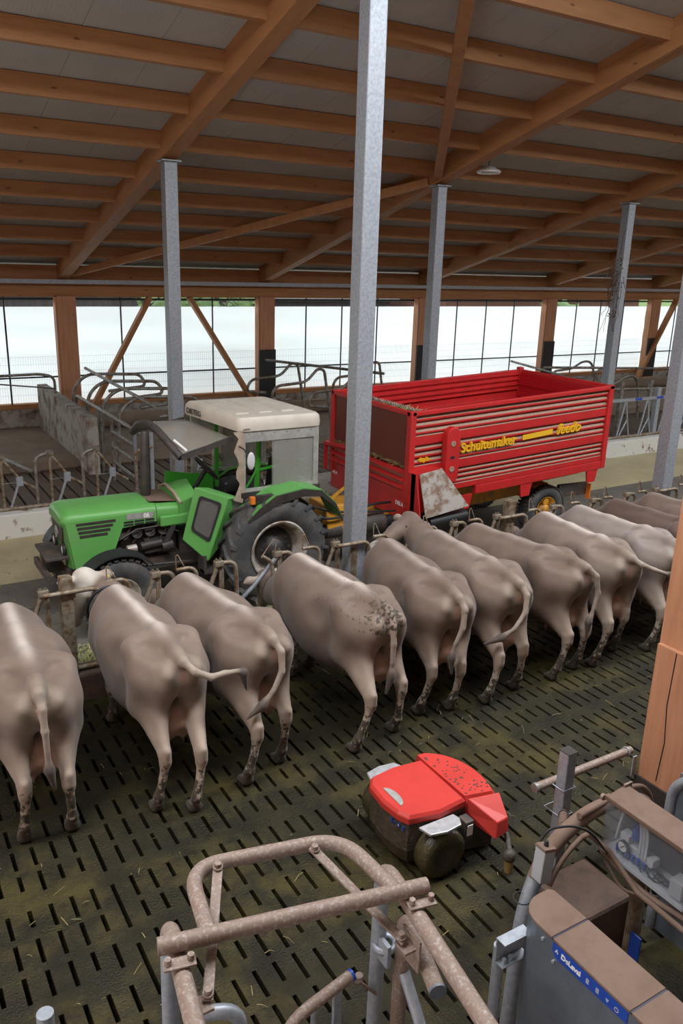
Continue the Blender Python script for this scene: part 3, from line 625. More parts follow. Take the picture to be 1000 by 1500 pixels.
# ================================================================== COWS
def ssub(a, b, k):                      # smooth subtraction of b from a
    h = np.clip(.5 - .5 * (a + b) / k, 0, 1); return a * (1 - h) - b * h + k * h * (1 - h)
class SDF:
    def __init__(s): s.p = []           # (kind, data, k, tag)
    def rc(s, a, b, ra, rb, k=.06, tag=None, sub=False): s.p.append(('rc', np.array(a, float), np.array(b, float), ra, rb, k, tag, sub)); return s
    def el(s, c, r, k=.08, tag=None, sub=False): s.p.append(('el', np.array(c, float), np.array(r, float), 0, 0, k, tag, sub)); return s
    @staticmethod
    def dist(q, X):
        if q[0] == 'rc':
            a, ab = q[1], q[2] - q[1]; l2 = max(float(ab @ ab), 1e-9)
            ax = [X[i] - a[i] for i in range(3)]
            t = np.clip((ax[0] * ab[0] + ax[1] * ab[1] + ax[2] * ab[2]) / l2, 0, 1)
            return np.sqrt(sum((ax[i] - t * ab[i]) ** 2 for i in range(3))) - (q[3] + (q[4] - q[3]) * t)
        c, r = q[1], q[2]; d = [(X[i] - c[i]) for i in range(3)]
        k0 = np.sqrt(sum((d[i] / r[i]) ** 2 for i in range(3))); k1 = np.sqrt(sum((d[i] / r[i] ** 2) ** 2 for i in range(3))) + 1e-9
        return k0 * (k0 - 1) / k1
    def bounds(s, q, m):
        if q[0] == 'rc':
            r = max(q[3], q[4]) + m; return np.minimum(q[1], q[2]) - r, np.maximum(q[1], q[2]) + r
        return q[1] - q[2] - m, q[1] + q[2] + m
    def mesh(s, h):
        pos = [q for q in s.p if not q[7]]
        lo = np.min([s.bounds(q, .05)[0] for q in pos], 0); hi = np.max([s.bounds(q, .05)[1] for q in pos], 0)
        n = np.ceil((hi - lo) / h).astype(int) + 1
        ax = [lo[i] + h * np.arange(n[i]) for i in range(3)]
        F = np.full(n, .25, np.float32)
        for q in s.p:
            b0, b1 = s.bounds(q, .12)
            sl = tuple(slice(max(0, int((b0[i] - lo[i]) / h)), min(n[i], int((b1[i] - lo[i]) / h) + 2)) for i in range(3))
            X = [ax[0][sl[0]][:, None, None], ax[1][sl[1]][None, :, None], ax[2][sl[2]][None, None, :]]
            d = s.dist(q, X).astype(np.float32); f = F[sl]; k = q[5]
            if q[7]: F[sl] = ssub(f, d, k)
            else:
                hh = np.clip(.5 + .5 * (f - d) / k, 0, 1); F[sl] = f * (1 - hh) + d * hh - k * hh * (1 - hh)
        return s.nets(F, lo, h)
    @staticmethod
    def nets(f, lo, h):
        s = f < 0; nx, ny, nz = f.shape
        c = np.zeros((nx - 1, ny - 1, nz - 1), np.int8)
        cn = [(i, j, k) for i in (0, 1) for j in (0, 1) for k in (0, 1)]
        for i, j, k in cn: c += s[i:nx - 1 + i, j:ny - 1 + j, k:nz - 1 + k]
        I = np.argwhere((c > 0) & (c < 8)); idx = np.full(c.shape, -1, np.int64); idx[tuple(I.T)] = np.arange(len(I))
        acc = np.zeros((len(I), 3)); cnt = np.zeros(len(I))
        for a in cn:
            for e in range(3):
                if a[e]: continue
                b = list(a); b[e] = 1
                fa = f[I[:, 0] + a[0], I[:, 1] + a[1], I[:, 2] + a[2]]; fb = f[I[:, 0] + b[0], I[:, 1] + b[1], I[:, 2] + b[2]]
                cr = (fa < 0) != (fb < 0); t = np.where(cr, fa / np.where(cr, fa - fb, 1), 0)
                p = np.array(a, float)[None] + t[:, None] * (np.array(b) - np.array(a))[None]
                acc[cr] += p[cr]; cnt += cr
        V = lo + h * (I + acc / np.maximum(cnt, 1)[:, None]); Q = []
        for e in range(3):
            u, v = (e + 1) % 3, (e + 2) % 3
            s0 = np.moveaxis(s, (e, u, v), (0, 1, 2)); id0 = np.moveaxis(idx, (e, u, v), (0, 1, 2))
            A, B = s0[:-1, 1:-1, 1:-1], s0[1:, 1:-1, 1:-1]
            for m, flip in ((A & ~B, False), (~A & B, True)):
                w = np.argwhere(m)
                if not len(w): continue
                i, j, k = w[:, 0], w[:, 1], w[:, 2]
                q = np.stack([id0[i, j, k], id0[i, j + 1, k], id0[i, j + 1, k + 1], id0[i, j, k + 1]], 1)
                Q.append(q[:, ::-1] if flip else q)
        Q = np.concatenate(Q)
        E = np.unique(np.sort(np.concatenate([Q[:, [0, 1]], Q[:, [1, 2]], Q[:, [2, 3]], Q[:, [3, 0]]]), 1), axis=0)
        deg = np.bincount(E.ravel(), minlength=len(V)).astype(float)[:, None]
        for lam in (.5, -.45, .5, .3):
            S = np.zeros_like(V); np.add.at(S, E[:, 0], V[E[:, 1]]); np.add.at(S, E[:, 1], V[E[:, 0]])
            V = V + lam * (S / np.maximum(deg, 1) - V)
        return V, Q

def coat_mat():
    m = bpy.data.materials.new('cow_coat'); m.use_nodes = True; nt = m.node_tree; b = nt.nodes['Principled BSDF']
    b.inputs['Roughness'].default_value = .62; b.inputs['Specular IOR Level'].default_value = .3
    b.inputs['Sheen Weight'].default_value = .15
    a = nt.nodes.new('ShaderNodeAttribute'); a.attribute_name = 'coat'
    tc = nt.nodes.new('ShaderNodeTexCoord')
    n = nt.nodes.new('ShaderNodeTexNoise'); n.inputs['Scale'].default_value = 5; n.inputs['Detail'].default_value = 7
    r = nt.nodes.new('ShaderNodeValToRGB'); r.color_ramp.elements[0].position = .3; r.color_ramp.elements[1].position = .7
    r.color_ramp.elements[0].color = (.86, .84, .83, 1); r.color_ramp.elements[1].color = (1.1, 1.1, 1.1, 1)
    mx = nt.nodes.new('ShaderNodeMix'); mx.data_type = 'RGBA'; mx.blend_type = 'MULTIPLY'; mx.inputs[0].default_value = 1
    nt.links.new(tc.outputs['Object'], n.inputs['Vector']); nt.links.new(n.outputs['Fac'], r.inputs[0])
    nt.links.new(a.outputs['Color'], mx.inputs[6]); nt.links.new(r.outputs[0], mx.inputs[7])
    d = nt.nodes.new('ShaderNodeTexNoise'); d.inputs['Scale'].default_value = 26; d.inputs['Detail'].default_value = 5     # splashes of manure
    ad = nt.nodes.new('ShaderNodeMath'); ad.operation = 'ADD'
    nt.links.new(tc.outputs['Object'], d.inputs['Vector']); nt.links.new(d.outputs['Fac'], ad.inputs[0]); nt.links.new(a.outputs['Alpha'], ad.inputs[1])
    rr = nt.nodes.new('ShaderNodeValToRGB'); rr.color_ramp.elements[0].position = .98; rr.color_ramp.elements[1].position = 1.0
    mr = nt.nodes.new('ShaderNodeMapRange'); mr.inputs[1].default_value = .96; mr.inputs[2].default_value = 1.06
    nt.links.new(ad.outputs[0], mr.inputs[0])
    m2 = nt.nodes.new('ShaderNodeMix'); m2.data_type = 'RGBA'; m2.inputs[7].default_value = (.055, .042, .028, 1)
    nt.links.new(mr.outputs[0], m2.inputs[0]); nt.links.new(mx.outputs[2], m2.inputs[6]); nt.links.new(m2.outputs[2], b.inputs['Base Color'])
    w = nt.nodes.new('ShaderNodeTexNoise'); w.inputs['Scale'].default_value = 90; bp = nt.nodes.new('ShaderNodeBump'); bp.inputs['Strength'].default_value = .12; bp.inputs['Distance'].default_value = .01
    nt.links.new(tc.outputs['Object'], w.inputs['Vector']); nt.links.new(w.outputs['Fac'], bp.inputs['Height']); nt.links.new(bp.outputs[0], b.inputs['Normal'])
    return m
M['coat'] = coat_mat()

def cow(label, hl, hr, wx, base, tail, head='down', belly=1.0, stripe=.8, zs=1.0, headlook=0.0, tilt=0.0, extra=None, cell=.0165, specks=0.0, sway=0.05, xs=1.0):
    """hl, hr: hind hooves (world x, y); wx: world (x, y) of the withers; tail: points in the cow's own frame"""
    hx, hy = (hl[0] + hr[0]) / 2 + sway, (hl[1] + hr[1]) / 2
    ang = math.atan2(-(wx[0] - hx), wx[1] - 5.7); ca, sa = math.cos(ang), math.sin(ang); oy = 5.72
    root = thing('cow', label, 'cow', (hx, oy, 0), ang, 'cows eating along the feed fence'); ORG[root.name] = (0, 0, 0)
    def loc(p): dx, dy = p[0] - hx, p[1] - oy; return ((dx * ca + dy * sa) / xs, -dx * sa + dy * ca)
    S = SDF(); bw = .375 * belly
    # trunk: rump, loin, barrel, chest
    S.el((0, .98, .90), (bw, .70, .42), .05)
    S.el((0, .84, .70), (bw * .84, .52, .27), .12)
    S.el((0, 1.45, .93), (.26, .42, .39), .12)
    for q in (-1, 1):
        S.rc((q * .13, .45, 1.12), (q * .13, 1.05, 1.07), .20, .205, .14)
        S.rc((q * .13, 1.05, 1.07), (q * .075, 1.55, 1.06), .205, .18, .14)
    S.rc((-.17, .40, 1.17), (.17, .40, 1.17), .16, .16, .12)
    S.rc((0, .12, 1.13), (0, .40, 1.12), .17, .22, .12)
    # topline, hook bones, pin bones
    S.rc((0, .03, 1.325), (0, .50, 1.345), .045, .05, .08)
    S.rc((0, .50, 1.345), (0, 1.10, 1.29), .05, .05, .11)
    S.rc((0, 1.10, 1.29), (0, 1.62, 1.295), .05, .06, .12)
    for q in (-1, 1):
        S.rc((q * .18, .50, 1.285), (q * .275, .46, 1.26), .065, .05, .09)
        S.rc((q * .275, .46, 1.255), (q * .125, .02, 1.20), .05, .055, .11)
        S.rc((q * .12, .04, 1.215), (q * .13, -.03, 1.20), .055, .045, .05)
        S.el((q * .46, .66, 1.15), (.12, .13, .12), .16, sub=True)                 # hollow of the flank
        S.el((q * .19, .24, 1.315), (.07, .14, .045), .09, sub=True)               # hollow of the rump
        hp = loc(hl if q < 0 else hr); d = hp[1]; hk = q * .155 + (hp[0] - q * .17) * .55; hy_ = d * .75 - .075
        # hind leg: thigh, gaskin, hock, shank, pastern, hoof
        S.rc((q * .19, .24, 1.06), (q * .215, .36, .80), .17, .145, .12)
        S.rc((q * .135, .06, 1.08), (q * .155, .15, .80), .095, .095, .11)
        S.rc((q * .205, .30, .80), (hk, hy_ + .05, .56), .125, .052, .08)
        S.rc((q * .165, .13, .82), (hk, hy_ - .01, .60), .075, .036, .06)
        S.rc((hk, hy_ - .03, .60), (hk, hy_ - .012, .50), .030, .042, .025)
        S.rc((hk, hy_ + .025, .555), (hk, hy_ + .02, .475), .057, .052, .025)
        ml = hk * .55 + hp[0] * .45
        S.rc((hk, hy_ + .015, .47), (ml, hy_ * .5 + d * .5 - .01, .33), .043, .034, .025)
        S.rc((ml, hy_ * .5 + d * .5 - .01, .32), (hp[0], d - .02, .17), .036, .038, .02)
        S.rc((hp[0], d - .02, .165), (hp[0], d + .03, .075), .049, .048, .02)
        S.rc((hp[0] - .022, d + .02, .045), (hp[0] - .024, d + .10, .035), .043, .032, .012, 'hoof')
        S.rc((hp[0] + .022, d + .02, .045), (hp[0] + .024, d + .10, .035), .043, .032, .012, 'hoof')
    # front leg
        fx, fy = q * .15, 1.48 + q * .05
        S.rc((q * .11, 1.55, 1.08), (q * .165, 1.60, .86), .105, .115, .13)
        S.rc((q * .165, 1.58, .86), (q * .165, 1.48, .68), .11, .08, .09)
        S.rc((q * .165, 1.48, .70), (fx, fy + .02, .40), .078, .054, .05)
        S.rc((fx, fy + .03, .42), (fx, fy + .02, .36), .056, .050, .03)
        S.rc((fx, fy + .01, .37), (fx, fy, .15), .043, .040, .03)
        S.rc((fx, fy, .15), (fx, fy + .04, .07), .052, .05, .03)
        S.rc((fx - .022, fy + .03, .045), (fx - .024, fy + .10, .035), .043, .032, .012, 'hoof')
        S.rc((fx + .022, fy + .03, .045), (fx + .024, fy + .10, .035), .043, .032, .012, 'hoof')
    # udder with teats
    S.el((0, .30, .66), (.155, .24, .17), .05, 'udder')
    S.el((-.075, .20, .61), (.085, .12, .13), .04, 'udder'); S.el((.075, .20, .61), (.085, .12, .13), .04, 'udder')
    for tx, ty in ((-.07, .17), (.07, .17), (-.075, .36), (.075, .36)): S.rc((tx, ty, .52), (tx, ty, .43), .020, .013, .02, 'udder')
    # neck and head
    hd = {'down': ((.03, 2.36, .82), (.10, 2.62, .42)), 'low': ((0, 2.30, .95), (-.12, 2.62, .55)),
          'left': ((-.13, 2.26, 1.24), (-.23, 2.33, .78)), 'rest': ((.02, 2.33, 1.27), (-.60, 2.06, 1.07))}[head]
    if extra: hd = extra
    po, mu = np.array(hd[0]), np.array(hd[1])
    if head == 'left':
        S.rc((.03, 1.60, 1.06), (.06, 2.05, 1.10), .23, .15, .14); S.rc((.06, 2.05, 1.10), po + (.06, .0, -.05), .14, .11, .08)
    else:
        S.rc((0, 1.60, 1.06), (po + (0, -.22, -.06)) if head != 'rest' else (.02, 2.05, 1.14), .24, .155, .14)
        S.rc((0, 1.60, .92), po + (0, -.15, -.14), .20, .12, .12)
    if head == 'rest': S.rc((.02, 2.0, 1.14), po + (0, -.05, -.04), .16, .13, .1)
    ax = (mu - po) / np.linalg.norm(mu - po); L = np.linalg.norm(mu - po)
    side = np.cross(ax, (0, 0, 1.0)) if abs(ax[2]) < .95 else np.array((1., 0, 0)); side /= np.linalg.norm(side); upv = np.cross(side, ax)
    upv /= np.linalg.norm(upv)
    if head in ('down', 'low', 'left') and upv[1] < 0: upv, side = -upv, -side      # forehead faces forward
    if head == 'rest' and upv[2] < 0: upv, side = -upv, -side
    S.rc(po, po + ax * L * .45, .115, .10, .06, 'face')
    S.rc(po + ax * L * .4, mu, .092, .072, .05, 'face')
    S.rc(po + ax * L * .25 - upv * .09, mu - ax * .04 - upv * .035, .075, .05, .05, 'face')
    S.el(mu + ax * .015, (.072, .072, .066), .04, 'muzzle')
    S.rc(po - side * .05 + upv * .06, po + side * .05 + upv * .06, .055, .055, .04, 'poll')
    for q in (-1, 1):
        e0 = po + side * q * .10 - ax * .0; e1 = e0 + side * q * .13 - upv * .03 - ax * .02
        S.rc(e0, e1, .035, .052, .03, 'ear'); S.rc(e1, e1 + side * q * .06 - upv * .02, .048, .02, .03, 'ear')
        S.el(po + ax * L * .30 + side * q * .095 + upv * .045, (.030, .030, .030), .025, 'face')
    # tail
    n = len(tail); tl = [np.array(p, float) for p in tail]
    S.rc((0, .10, 1.33), tl[0], .05, .045, .05)
    for i in range(n - 1):
        a = i / (n - 1); b = (i + 1) / (n - 1); ra = .036 - .018 * a; rb = .036 - .018 * b
        if i == n - 2: S.rc(tl[i], tl[i + 1], .042, .014, .02, 'switch')
        elif i == n - 3: S.rc(tl[i], tl[i + 1], .018, .040, .02, 'tail2')
        else: S.rc(tl[i], tl[i + 1], ra, rb, .02, 'tail')
    V, Q = S.mesh(cell)
    V[:, 2] = V[:, 2] * zs
    body_x = V[:, 0].copy(); V[:, 0] = V[:, 0] * xs
    # coat: base, pale topline stripe, pale inner legs and muzzle, pink udder and vulva, dirty hocks
    X = [body_x, V[:, 1], V[:, 2] / zs]
    def near(tg, w):
        d = np.full(len(V), 9.)
        for q in S.p:
            if q[6] == tg: d = np.minimum(d, SDF.dist(q, X))
        return np.clip(1 - (d - .004) / w, 0, 1)
    col = np.tile(np.array(base, float), (len(V), 1))
    def mixc(c, w):
        nonlocal col
        w = np.clip(w, 0, 1)[:, None]; col = col * (1 - w) + np.array(c, float) * w
    rnd = np.random.RandomState(int(hx * 100) % 1000); ph = rnd.rand(6) * 6.28
    blot = .5 + .5 * np.sin(X[1] * 5 + ph[0] + 2 * np.sin(X[2] * 4 + ph[1])) * np.sin(X[2] * 6 + ph[2] + X[0] * 4)
    mixc(np.array(base) * .80, .45 * blot * np.clip((X[1] - .3) / .5, 0, 1))
    pale = np.array((.52, .45, .40)); 
    mixc(pale, stripe * np.exp(-(X[0] / .055) ** 2) * np.clip((X[2] - 1.24) / .06, 0, 1) * np.clip((X[1] - .25) / .3, 0, 1) * np.clip((1.9 - X[1]) / .3, 0, 1))
    mixc(pale * (.76, .70, .62), .6 * np.clip((.95 - X[2]) / .35, 0, 1) * np.clip((.30 - X[1]) / .25, 0, 1))
    mixc(pale * (.78, .74, .66), .55 * np.clip((.55 - X[2]) / .2, 0, 1))
    mixc((.36, .30, .23), .25 * np.clip((.16 - X[1]) / .16, 0, 1) * np.clip((X[2] - 1.05) / .1, 0, 1))
    mixc((.40, .23, .165), .85 * near('udder', .03) * np.clip((.86 - X[2]) / .1, 0, 1))
    mixc((.30, .12, .075), .6 * np.exp(-((X[0]) / .04) ** 2 - ((X[2] - 1.16) / .06) ** 2) * np.clip((.14 - X[1]) / .06, 0, 1))
    mixc((.10, .085, .03), .8 * np.exp(-((np.abs(X[0]) - .09) / .035) ** 2 - ((X[2] - 1.10) / .07) ** 2) * np.clip((.10 - X[1]) / .05, 0, 1))
    mixc((.40, .34, .28), .5 * near('tail', .02))
    mixc((.19, .15, .125), .6 * near('tail2', .025))
    mixc((.06, .045, .038), .9 * near('switch', .03))
    mixc((.60, .56, .50), .9 * near('muzzle', .03)); mixc((.55, .46, .39), .5 * near('ear', .02))
    if head == 'left': mixc((.66, .61, .54), .85 * near('face', .09)); mixc((.5, .36, .24), .6 * near('poll', .03))
    mixc((.035, .028, .022), near('hoof', .014))
    dirt = np.clip(.70 - X[2] * .72, 0, .60) * np.clip((.75 - X[2]) / .25, 0, 1)
    dirt += .17 * np.exp(-((X[0]) / .3) ** 2) * np.clip((.35 - X[1]) / .3, 0, 1) * np.clip((X[2] - .9) / .2, 0, 1)
    dirt = np.clip(dirt + .10 * rnd.rand() + specks * np.clip((1.3 - X[1]) / .5, 0, 1) * np.clip((X[2] - 1.0) / .15, 0, 1), 0, .60)
    me = bpy.data.meshes.new('body'); me.from_pydata([tuple(v) for v in V], [], [tuple(int(i) for i in q) for q in Q])
    me.polygons.foreach_set('use_smooth', [True] * len(me.polygons))
    at = me.attributes.new('coat', 'FLOAT_COLOR', 'POINT'); at.data.foreach_set('color', np.concatenate([col, dirt[:, None]], 1).astype(np.float32).ravel())
    me.materials.append(M['coat']); o = bpy.data.objects.new('body', me); C.objects.link(o); o.parent = root
    mb = MB()
    for q in (-1, 1):
        mb2 = MB().ell(tuple(po + ax * L * .30 + side * q * .112 + upv * .052), (.022, .022, .022), 12, 8); obj('eye', mb2.map(lambda p: (p[0] * xs, p[1], p[2] * zs)), 'eye', root, local=True)
    root['_po'] = 0; del root['_po']
    return root, po * (xs, 1, zs), ax, side, upv, L

hang = lambda s, e: [(.0, -.03, 1.30), (s * .3, -.085, 1.20), (s * .55, -.10, 1.02), (s * .8, -.095, .82), (s, -.09, .68), (e, -.09, .50)]
B1 = (.172, .122, .095); B2 = (.150, .102, .078); B3 = (.19, .13, .10)
E1 = 'cow at the left edge seen straight from behind, tail hanging between its legs'
cow(E1, (.76, 5.77), (1.11, 5.73), (1.00, 7.3), B1, hang(.02, .05), belly=1.2, stripe=.9, sway=0.0)
c2 = cow('cow with raised tail, its pale face turned left beside the fence post', (1.78, 5.64), (2.05, 5.49), (1.985, 7.3), (.195, .141, .111), [(.01, -.04, 1.30), (.07, -.13, 1.235), (.20, -.17, 1.17), (.32, -.17, 1.175), (.44, -.17, 1.165), (.50, -.17, 1.14), (.53, -.17, .97)], head='left', belly=.98, sway=.12, xs=.95, stripe=1.0)
cow('cow with udder full and tail swept left, between raised tail and speckled rump', (2.58, 5.61), (2.98, 5.77), (2.70, 7.2), B1, [(.0, -.03, 1.31), (.03, -.11, 1.22), (.02, -.14, 1.05), (-.07, -.15, .90), (-.18, -.15, .79), (-.32, -.13, .70)], belly=1.05, stripe=.7, sway=.07)
cow('cow with dark specks over its rump, left of the tall centre column', (3.68, 5.58), (4.20, 5.70), (3.98, 7.3), B1, hang(.0, -.06), belly=1.1, stripe=1.0, specks=.27, sway=.12)
cow('brown grey cow just right of the tall centre column, tail hanging down', (4.60, 5.84), (4.94, 5.76), (5.14, 7.3), B2, [(.02, -.03, 1.30), (.05, -.10, 1.20), (.03, -.12, 1.02), (-.03, -.11, .85), (-.06, -.10, .70), (-.05, -.10, .52)], stripe=.45, sway=.09, extra=((.15, 2.36, .82), (.20, 2.62, .42)))
c6 = cow('cow resting its head leftward over the fence, tail curled left across its leg', (5.36, 5.68), (5.84, 5.77), (5.86, 7.35), B1, [(.02, -.03, 1.31), (.06, -.11, 1.20), (.03, -.15, 1.03), (-.10, -.17, .88), (-.25, -.16, .80), (-.42, -.12, .74)], head='rest', stripe=.5)
cow('brown grey cow right of the head-resting cow, tail hanging in a bow', (6.37, 5.72), (6.78, 5.80), (6.46, 7.3), B2, [(.02, -.03, 1.31), (.10, -.10, 1.22), (.14, -.12, 1.02), (.10, -.12, .85), (.03, -.12, .70), (.02, -.12, .52)], stripe=.3)
cow('pale backed cow lifting its tail out to the right, dark tuft by the stout post', (7.02, 5.74), (7.55, 5.92), (7.62, 7.35), (.19, .139, .111), [(.02, -.03, 1.31), (.10, -.12, 1.25), (.24, -.16, 1.19), (.38, -.18, 1.14), (.46, -.18, 1.11), (.54, -.18, 1.02)], stripe=1.0)
cow('light grey cow partly behind the stout brown post, rough coat on its back', (7.93, 5.71), (8.36, 5.75), (8.27, 7.2), (.225, .184, .163), hang(.03, .05), stripe=.7, head='low')
cow('dark brown cow near the right edge, darkest of the row', (8.75, 5.75), (9.15, 5.75), (9.0, 7.3), (.095, .058, .044), hang(.02, .03), stripe=.1, head='low')
cow('brown cow farthest right, only its back showing beside the right column', (9.55, 5.75), (9.95, 5.75), (9.75, 7.3), (.15, .10, .077), hang(.02, .03), stripe=.2, head='low')
# collar of the cow that looks round, yellow ear tags
def collar(c, name, y, rx, rz, tilt, m):
    root = c[0]; mb = MB(); pts = [(rx * math.cos(a), y + tilt * math.sin(a), 1.02 + rz * math.sin(a)) for a in [2 * PI * k / 28 for k in range(28)]]
    mb.tube(pts, .014, 8, closed=True); obj(name, mb, m, root, local=True)
collar(c2, 'collar', 1.98, .185, .235, -.10, 'seat')
for c in (c2, c6):
    root, po, ax, side, upv, L = c
    for q in (-1, 1):
        e = po + side * q * .20 - upv * .035 - ax * .02
        mb = MB().box(e[0] - .028, e[0] + .028, e[1] - .028 - .03, e[1] - .024 - .03, e[2] - .06, e[2] + .005)
        obj('ear_tag', mb, 'tag', root, local=True)
# ================================================================== TRACTOR (front towards -X, centre line y = 10)
T = thing('tractor', 'old green tractor with beige cab roof and open windscreen, parked before the red trailer', 'tractor', (3.6, 10.0, 0))
CY = 10.0
def tyre_prof(R, rim, w):
    h = w / 2
    return [(rim, -h * .72), (rim + .03, -h * .86), (rim + (R - rim) * .45, -h), (R - .06, -h * .93), (R - .02, -h * .72), (R - .012, 0), (R - .02, h * .72), (R - .06, h * .93), (rim + (R - rim) * .45, h), (rim + .03, h * .86), (rim, h * .72)]
def rear_wheel(y, out):
    R, w, c = .75, .42, (4.62, y, .745)
    ty = obj('rear_wheel', MB().lathe(tyre_prof(R - .03, .40, w), c, 'y', 40), 'tyre', T)
    mb = MB(); n = 19
    for s in (-1, 1):
        for k in range(n):
            a0 = 2 * PI * (k + (.5 if s > 0 else 0)) / n; pts = []
            def P(a, r, t): return (c[0] + r * math.cos(a), y + t, c[2] + r * math.sin(a))
            da, dw = .045, .30                                   # lug sweeps back towards the shoulder
            segs = [(a0, 0.01 * s), (a0 + .14, s * w * .26), (a0 + .26, s * w * .47), (a0 + .29, s * w * .50)]
            for (a1, t1), (a2, t2), rr1, rr2 in zip(segs[:-1], segs[1:], (R, R, R - .012), (R, R - .012, R - .085)):
                b = R - .065 if rr2 > R - .05 else R - .12
                mb.hexa([P(a1 - da, R - .07, t1), P(a1 + da, R - .07, t1), P(a2 + da, b, t2), P(a2 - da, b, t2), P(a1 - da * .7, rr1, t1), P(a1 + da * .7, rr1, t1), P(a2 + da * .7, rr2, t2), P(a2 - da * .7, rr2, t2)])
    obj('tread', mb, 'tyre', ty)
    f = -1 if out < 0 else 1
    rim = obj('rim', MB().lathe([(.40, f * w * .37), (.415, f * w * .44), (.385, f * w * .43), (.345, f * w * .30), (.33, f * .02), (.30, -f * .02), (0, -f * .02)], c, 'y', 36), 'worn', ty)
    mb = MB().lathe([(.27, -f * .018), (.26, f * .03), (.12, f * .035), (.11, f * .08), (0, f * .08)], c, 'y', 28)
    for k in range(8): a = 2 * PI * k / 8; mb.cyl((c[0] + .20 * math.cos(a), y + f * .03, c[2] + .20 * math.sin(a)), (c[0] + .20 * math.cos(a), y + f * .055, c[2] + .20 * math.sin(a)), .018, seg=6)
    obj('wheel_disc', mb, 'exhaust', ty)
rear_wheel(9.22, -1); rear_wheel(10.78, 1)
def front_wheel(y, f):
    R, w, c = .485, .23, (2.52, y, .48)
    ty = obj('front_wheel', MB().lathe(tyre_prof(R, .24, w), c, 'y', 32), 'tyre', T)
    mb = MB()
    for k in range(34):
        a = 2 * PI * k / 34
        for s in (-1, 1):
            a2 = a + (.09 if s > 0 else 0); t = s * w * .30
            p, q = Vector((c[0] + (R - .02) * math.cos(a2), y + t, c[2] + (R - .02) * math.sin(a2))), Vector((c[0] + (R + .006) * math.cos(a2), y + t, c[2] + (R + .006) * math.sin(a2)))
            mb.bar(p, q, w * .36, .05, (-math.sin(a2), 0, math.cos(a2)))
    obj('tread', mb, 'tyre', ty)
    obj('rim', MB().lathe([(.24, f * w * .40), (.225, f * w * .42), (.20, f * w * .2), (.07, f * w * .15), (.06, f * w * .45), (0, f * w * .45)], c, 'y', 24), 'worn', ty)
    mb = MB(); n = 12
    for k in range(n):
        a, b = math.radians(40 + 118 * k / n), math.radians(40 + 118 * (k + 1) / n)
        def P(t, r, yy): return (c[0] + r * math.cos(t), yy, c[2] + r * math.sin(t))
        mb.hexa([P(a, .53, y - .14), P(a, .53, y + .14), P(b, .53, y + .14), P(b, .53, y - .14), P(a, .545, y - .14), P(a, .545, y + .14), P(b, .545, y + .14), P(b, .545, y - .14)])
    mb.bar((2.52, y + f * .0, .55), (2.60, y - f * .16, 1.02), .04, .04)
    obj('mudguard', mb, 'black', T, local=False)
front_wheel(9.16, -1); front_wheel(10.84, 1)
# bonnet: lofted shell
def bring(x, hw, zl, zs, zc, r=.07):
    return [(x, CY - hw, zl), (x, CY - hw, zs), (x, CY - hw + r * .3, zs + r * .7), (x, CY - hw + r, zs + r), (x, CY - hw * .4, zc), (x, CY + hw * .4, zc), (x, CY + hw - r, zs + r), (x, CY + hw - r * .3, zs + r * .7), (x, CY + hw, zs), (x, CY + hw, zl)]
mb = MB().loft([bring(2.00, .30, 1.26, 1.30, 1.37, .05), bring(2.03, .36, 1.24, 1.33, 1.415), bring(2.12, .385, 1.22, 1.345, 1.44), bring(2.6, .39, 1.20, 1.34, 1.445), bring(3.16, .39, 1.20, 1.335, 1.44)])
hood = obj('bonnet', mb, 'green', T)
obj('bonnet_rear', MB().loft([bring(3.17, .385, 1.12, 1.325, 1.425), bring(3.50, .385, 1.10, 1.31, 1.40)]), 'green', T)
obj('bonnet_dirt', MB().loft([[(x, CY - .30, z), (x, CY + .30, z), (x, CY + .30, z + .004), (x, CY - .30, z + .004)] for x, z in ((3.10, 1.4405), (3.17, 1.436), (3.48, 1.403))], False), 'dust', hood)
def side_panel(s):
    y = CY + s * .392
    poly = [(2.035, 1.33), (2.13, .70), (2.56, .76), (2.72, 1.17), (3.16, 1.20), (3.16, 1.34)]
    p = obj('side_panel', MB().prism(poly, 'y', y - .008, y + .008), 'green', T)
    g = MB()
    for k in range(4): g.box(2.16 + .012 * k, 2.64 - .035 * k, y + s * .008, y + s * .012, 1.265 - .052 * k, 1.30 - .052 * k)
    obj('grille_slot', g, 'rubmat', p)
    g = MB()
    for r_ in range(2):
        for k in range(3): g.box(2.74 + .135 * k, 2.86 + .135 * k, y + s * .008, y + s * .012, 1.235 - .036 * r_ - .012, 1.26 - .036 * r_ - .012)
    obj('louvre', g, 'text_k', p)
    b = obj('badge', MB().prism([(2.78, 1.345), (2.77, 1.27), (3.10, 1.255), (3.13, 1.33)], 'y', y + s * .008, y + s * .014), 'silver', p)
    if s < 0: obj('badge_number', text_mb('06', .075, (2.99, y - .0165, 1.272), (1, 0, 0), (0, 0, 1), .003, .002), 'text_w', p)
    obj('catch', MB().box(2.30, 2.35, y + s * .008, y + s * .03, .68, .80), 'chassis', p)
side_panel(-1); side_panel(1)
nose = obj('nose_panel', MB().loft([[(2.03, CY - .37, 1.28), (2.02, CY - .2, 1.30), (2.02, CY + .2, 1.30), (2.03, CY + .37, 1.28), (2.06, CY + .37, 1.28), (2.06, CY - .37, 1.28)],
                                   [(2.10, CY - .37, .72), (2.07, CY - .2, .70), (2.07, CY + .2, .70), (2.10, CY + .37, .72), (2.14, CY + .37, .72), (2.14, CY - .37, .72)]], False), 'green', T)
obj('grille', MB().prism([(CY - .28, 1.24), (CY - .24, 1.02), (CY + .24, 1.02), (CY + .28, 1.24)], 'x', 2.020, 2.034), 'rubmat', nose)
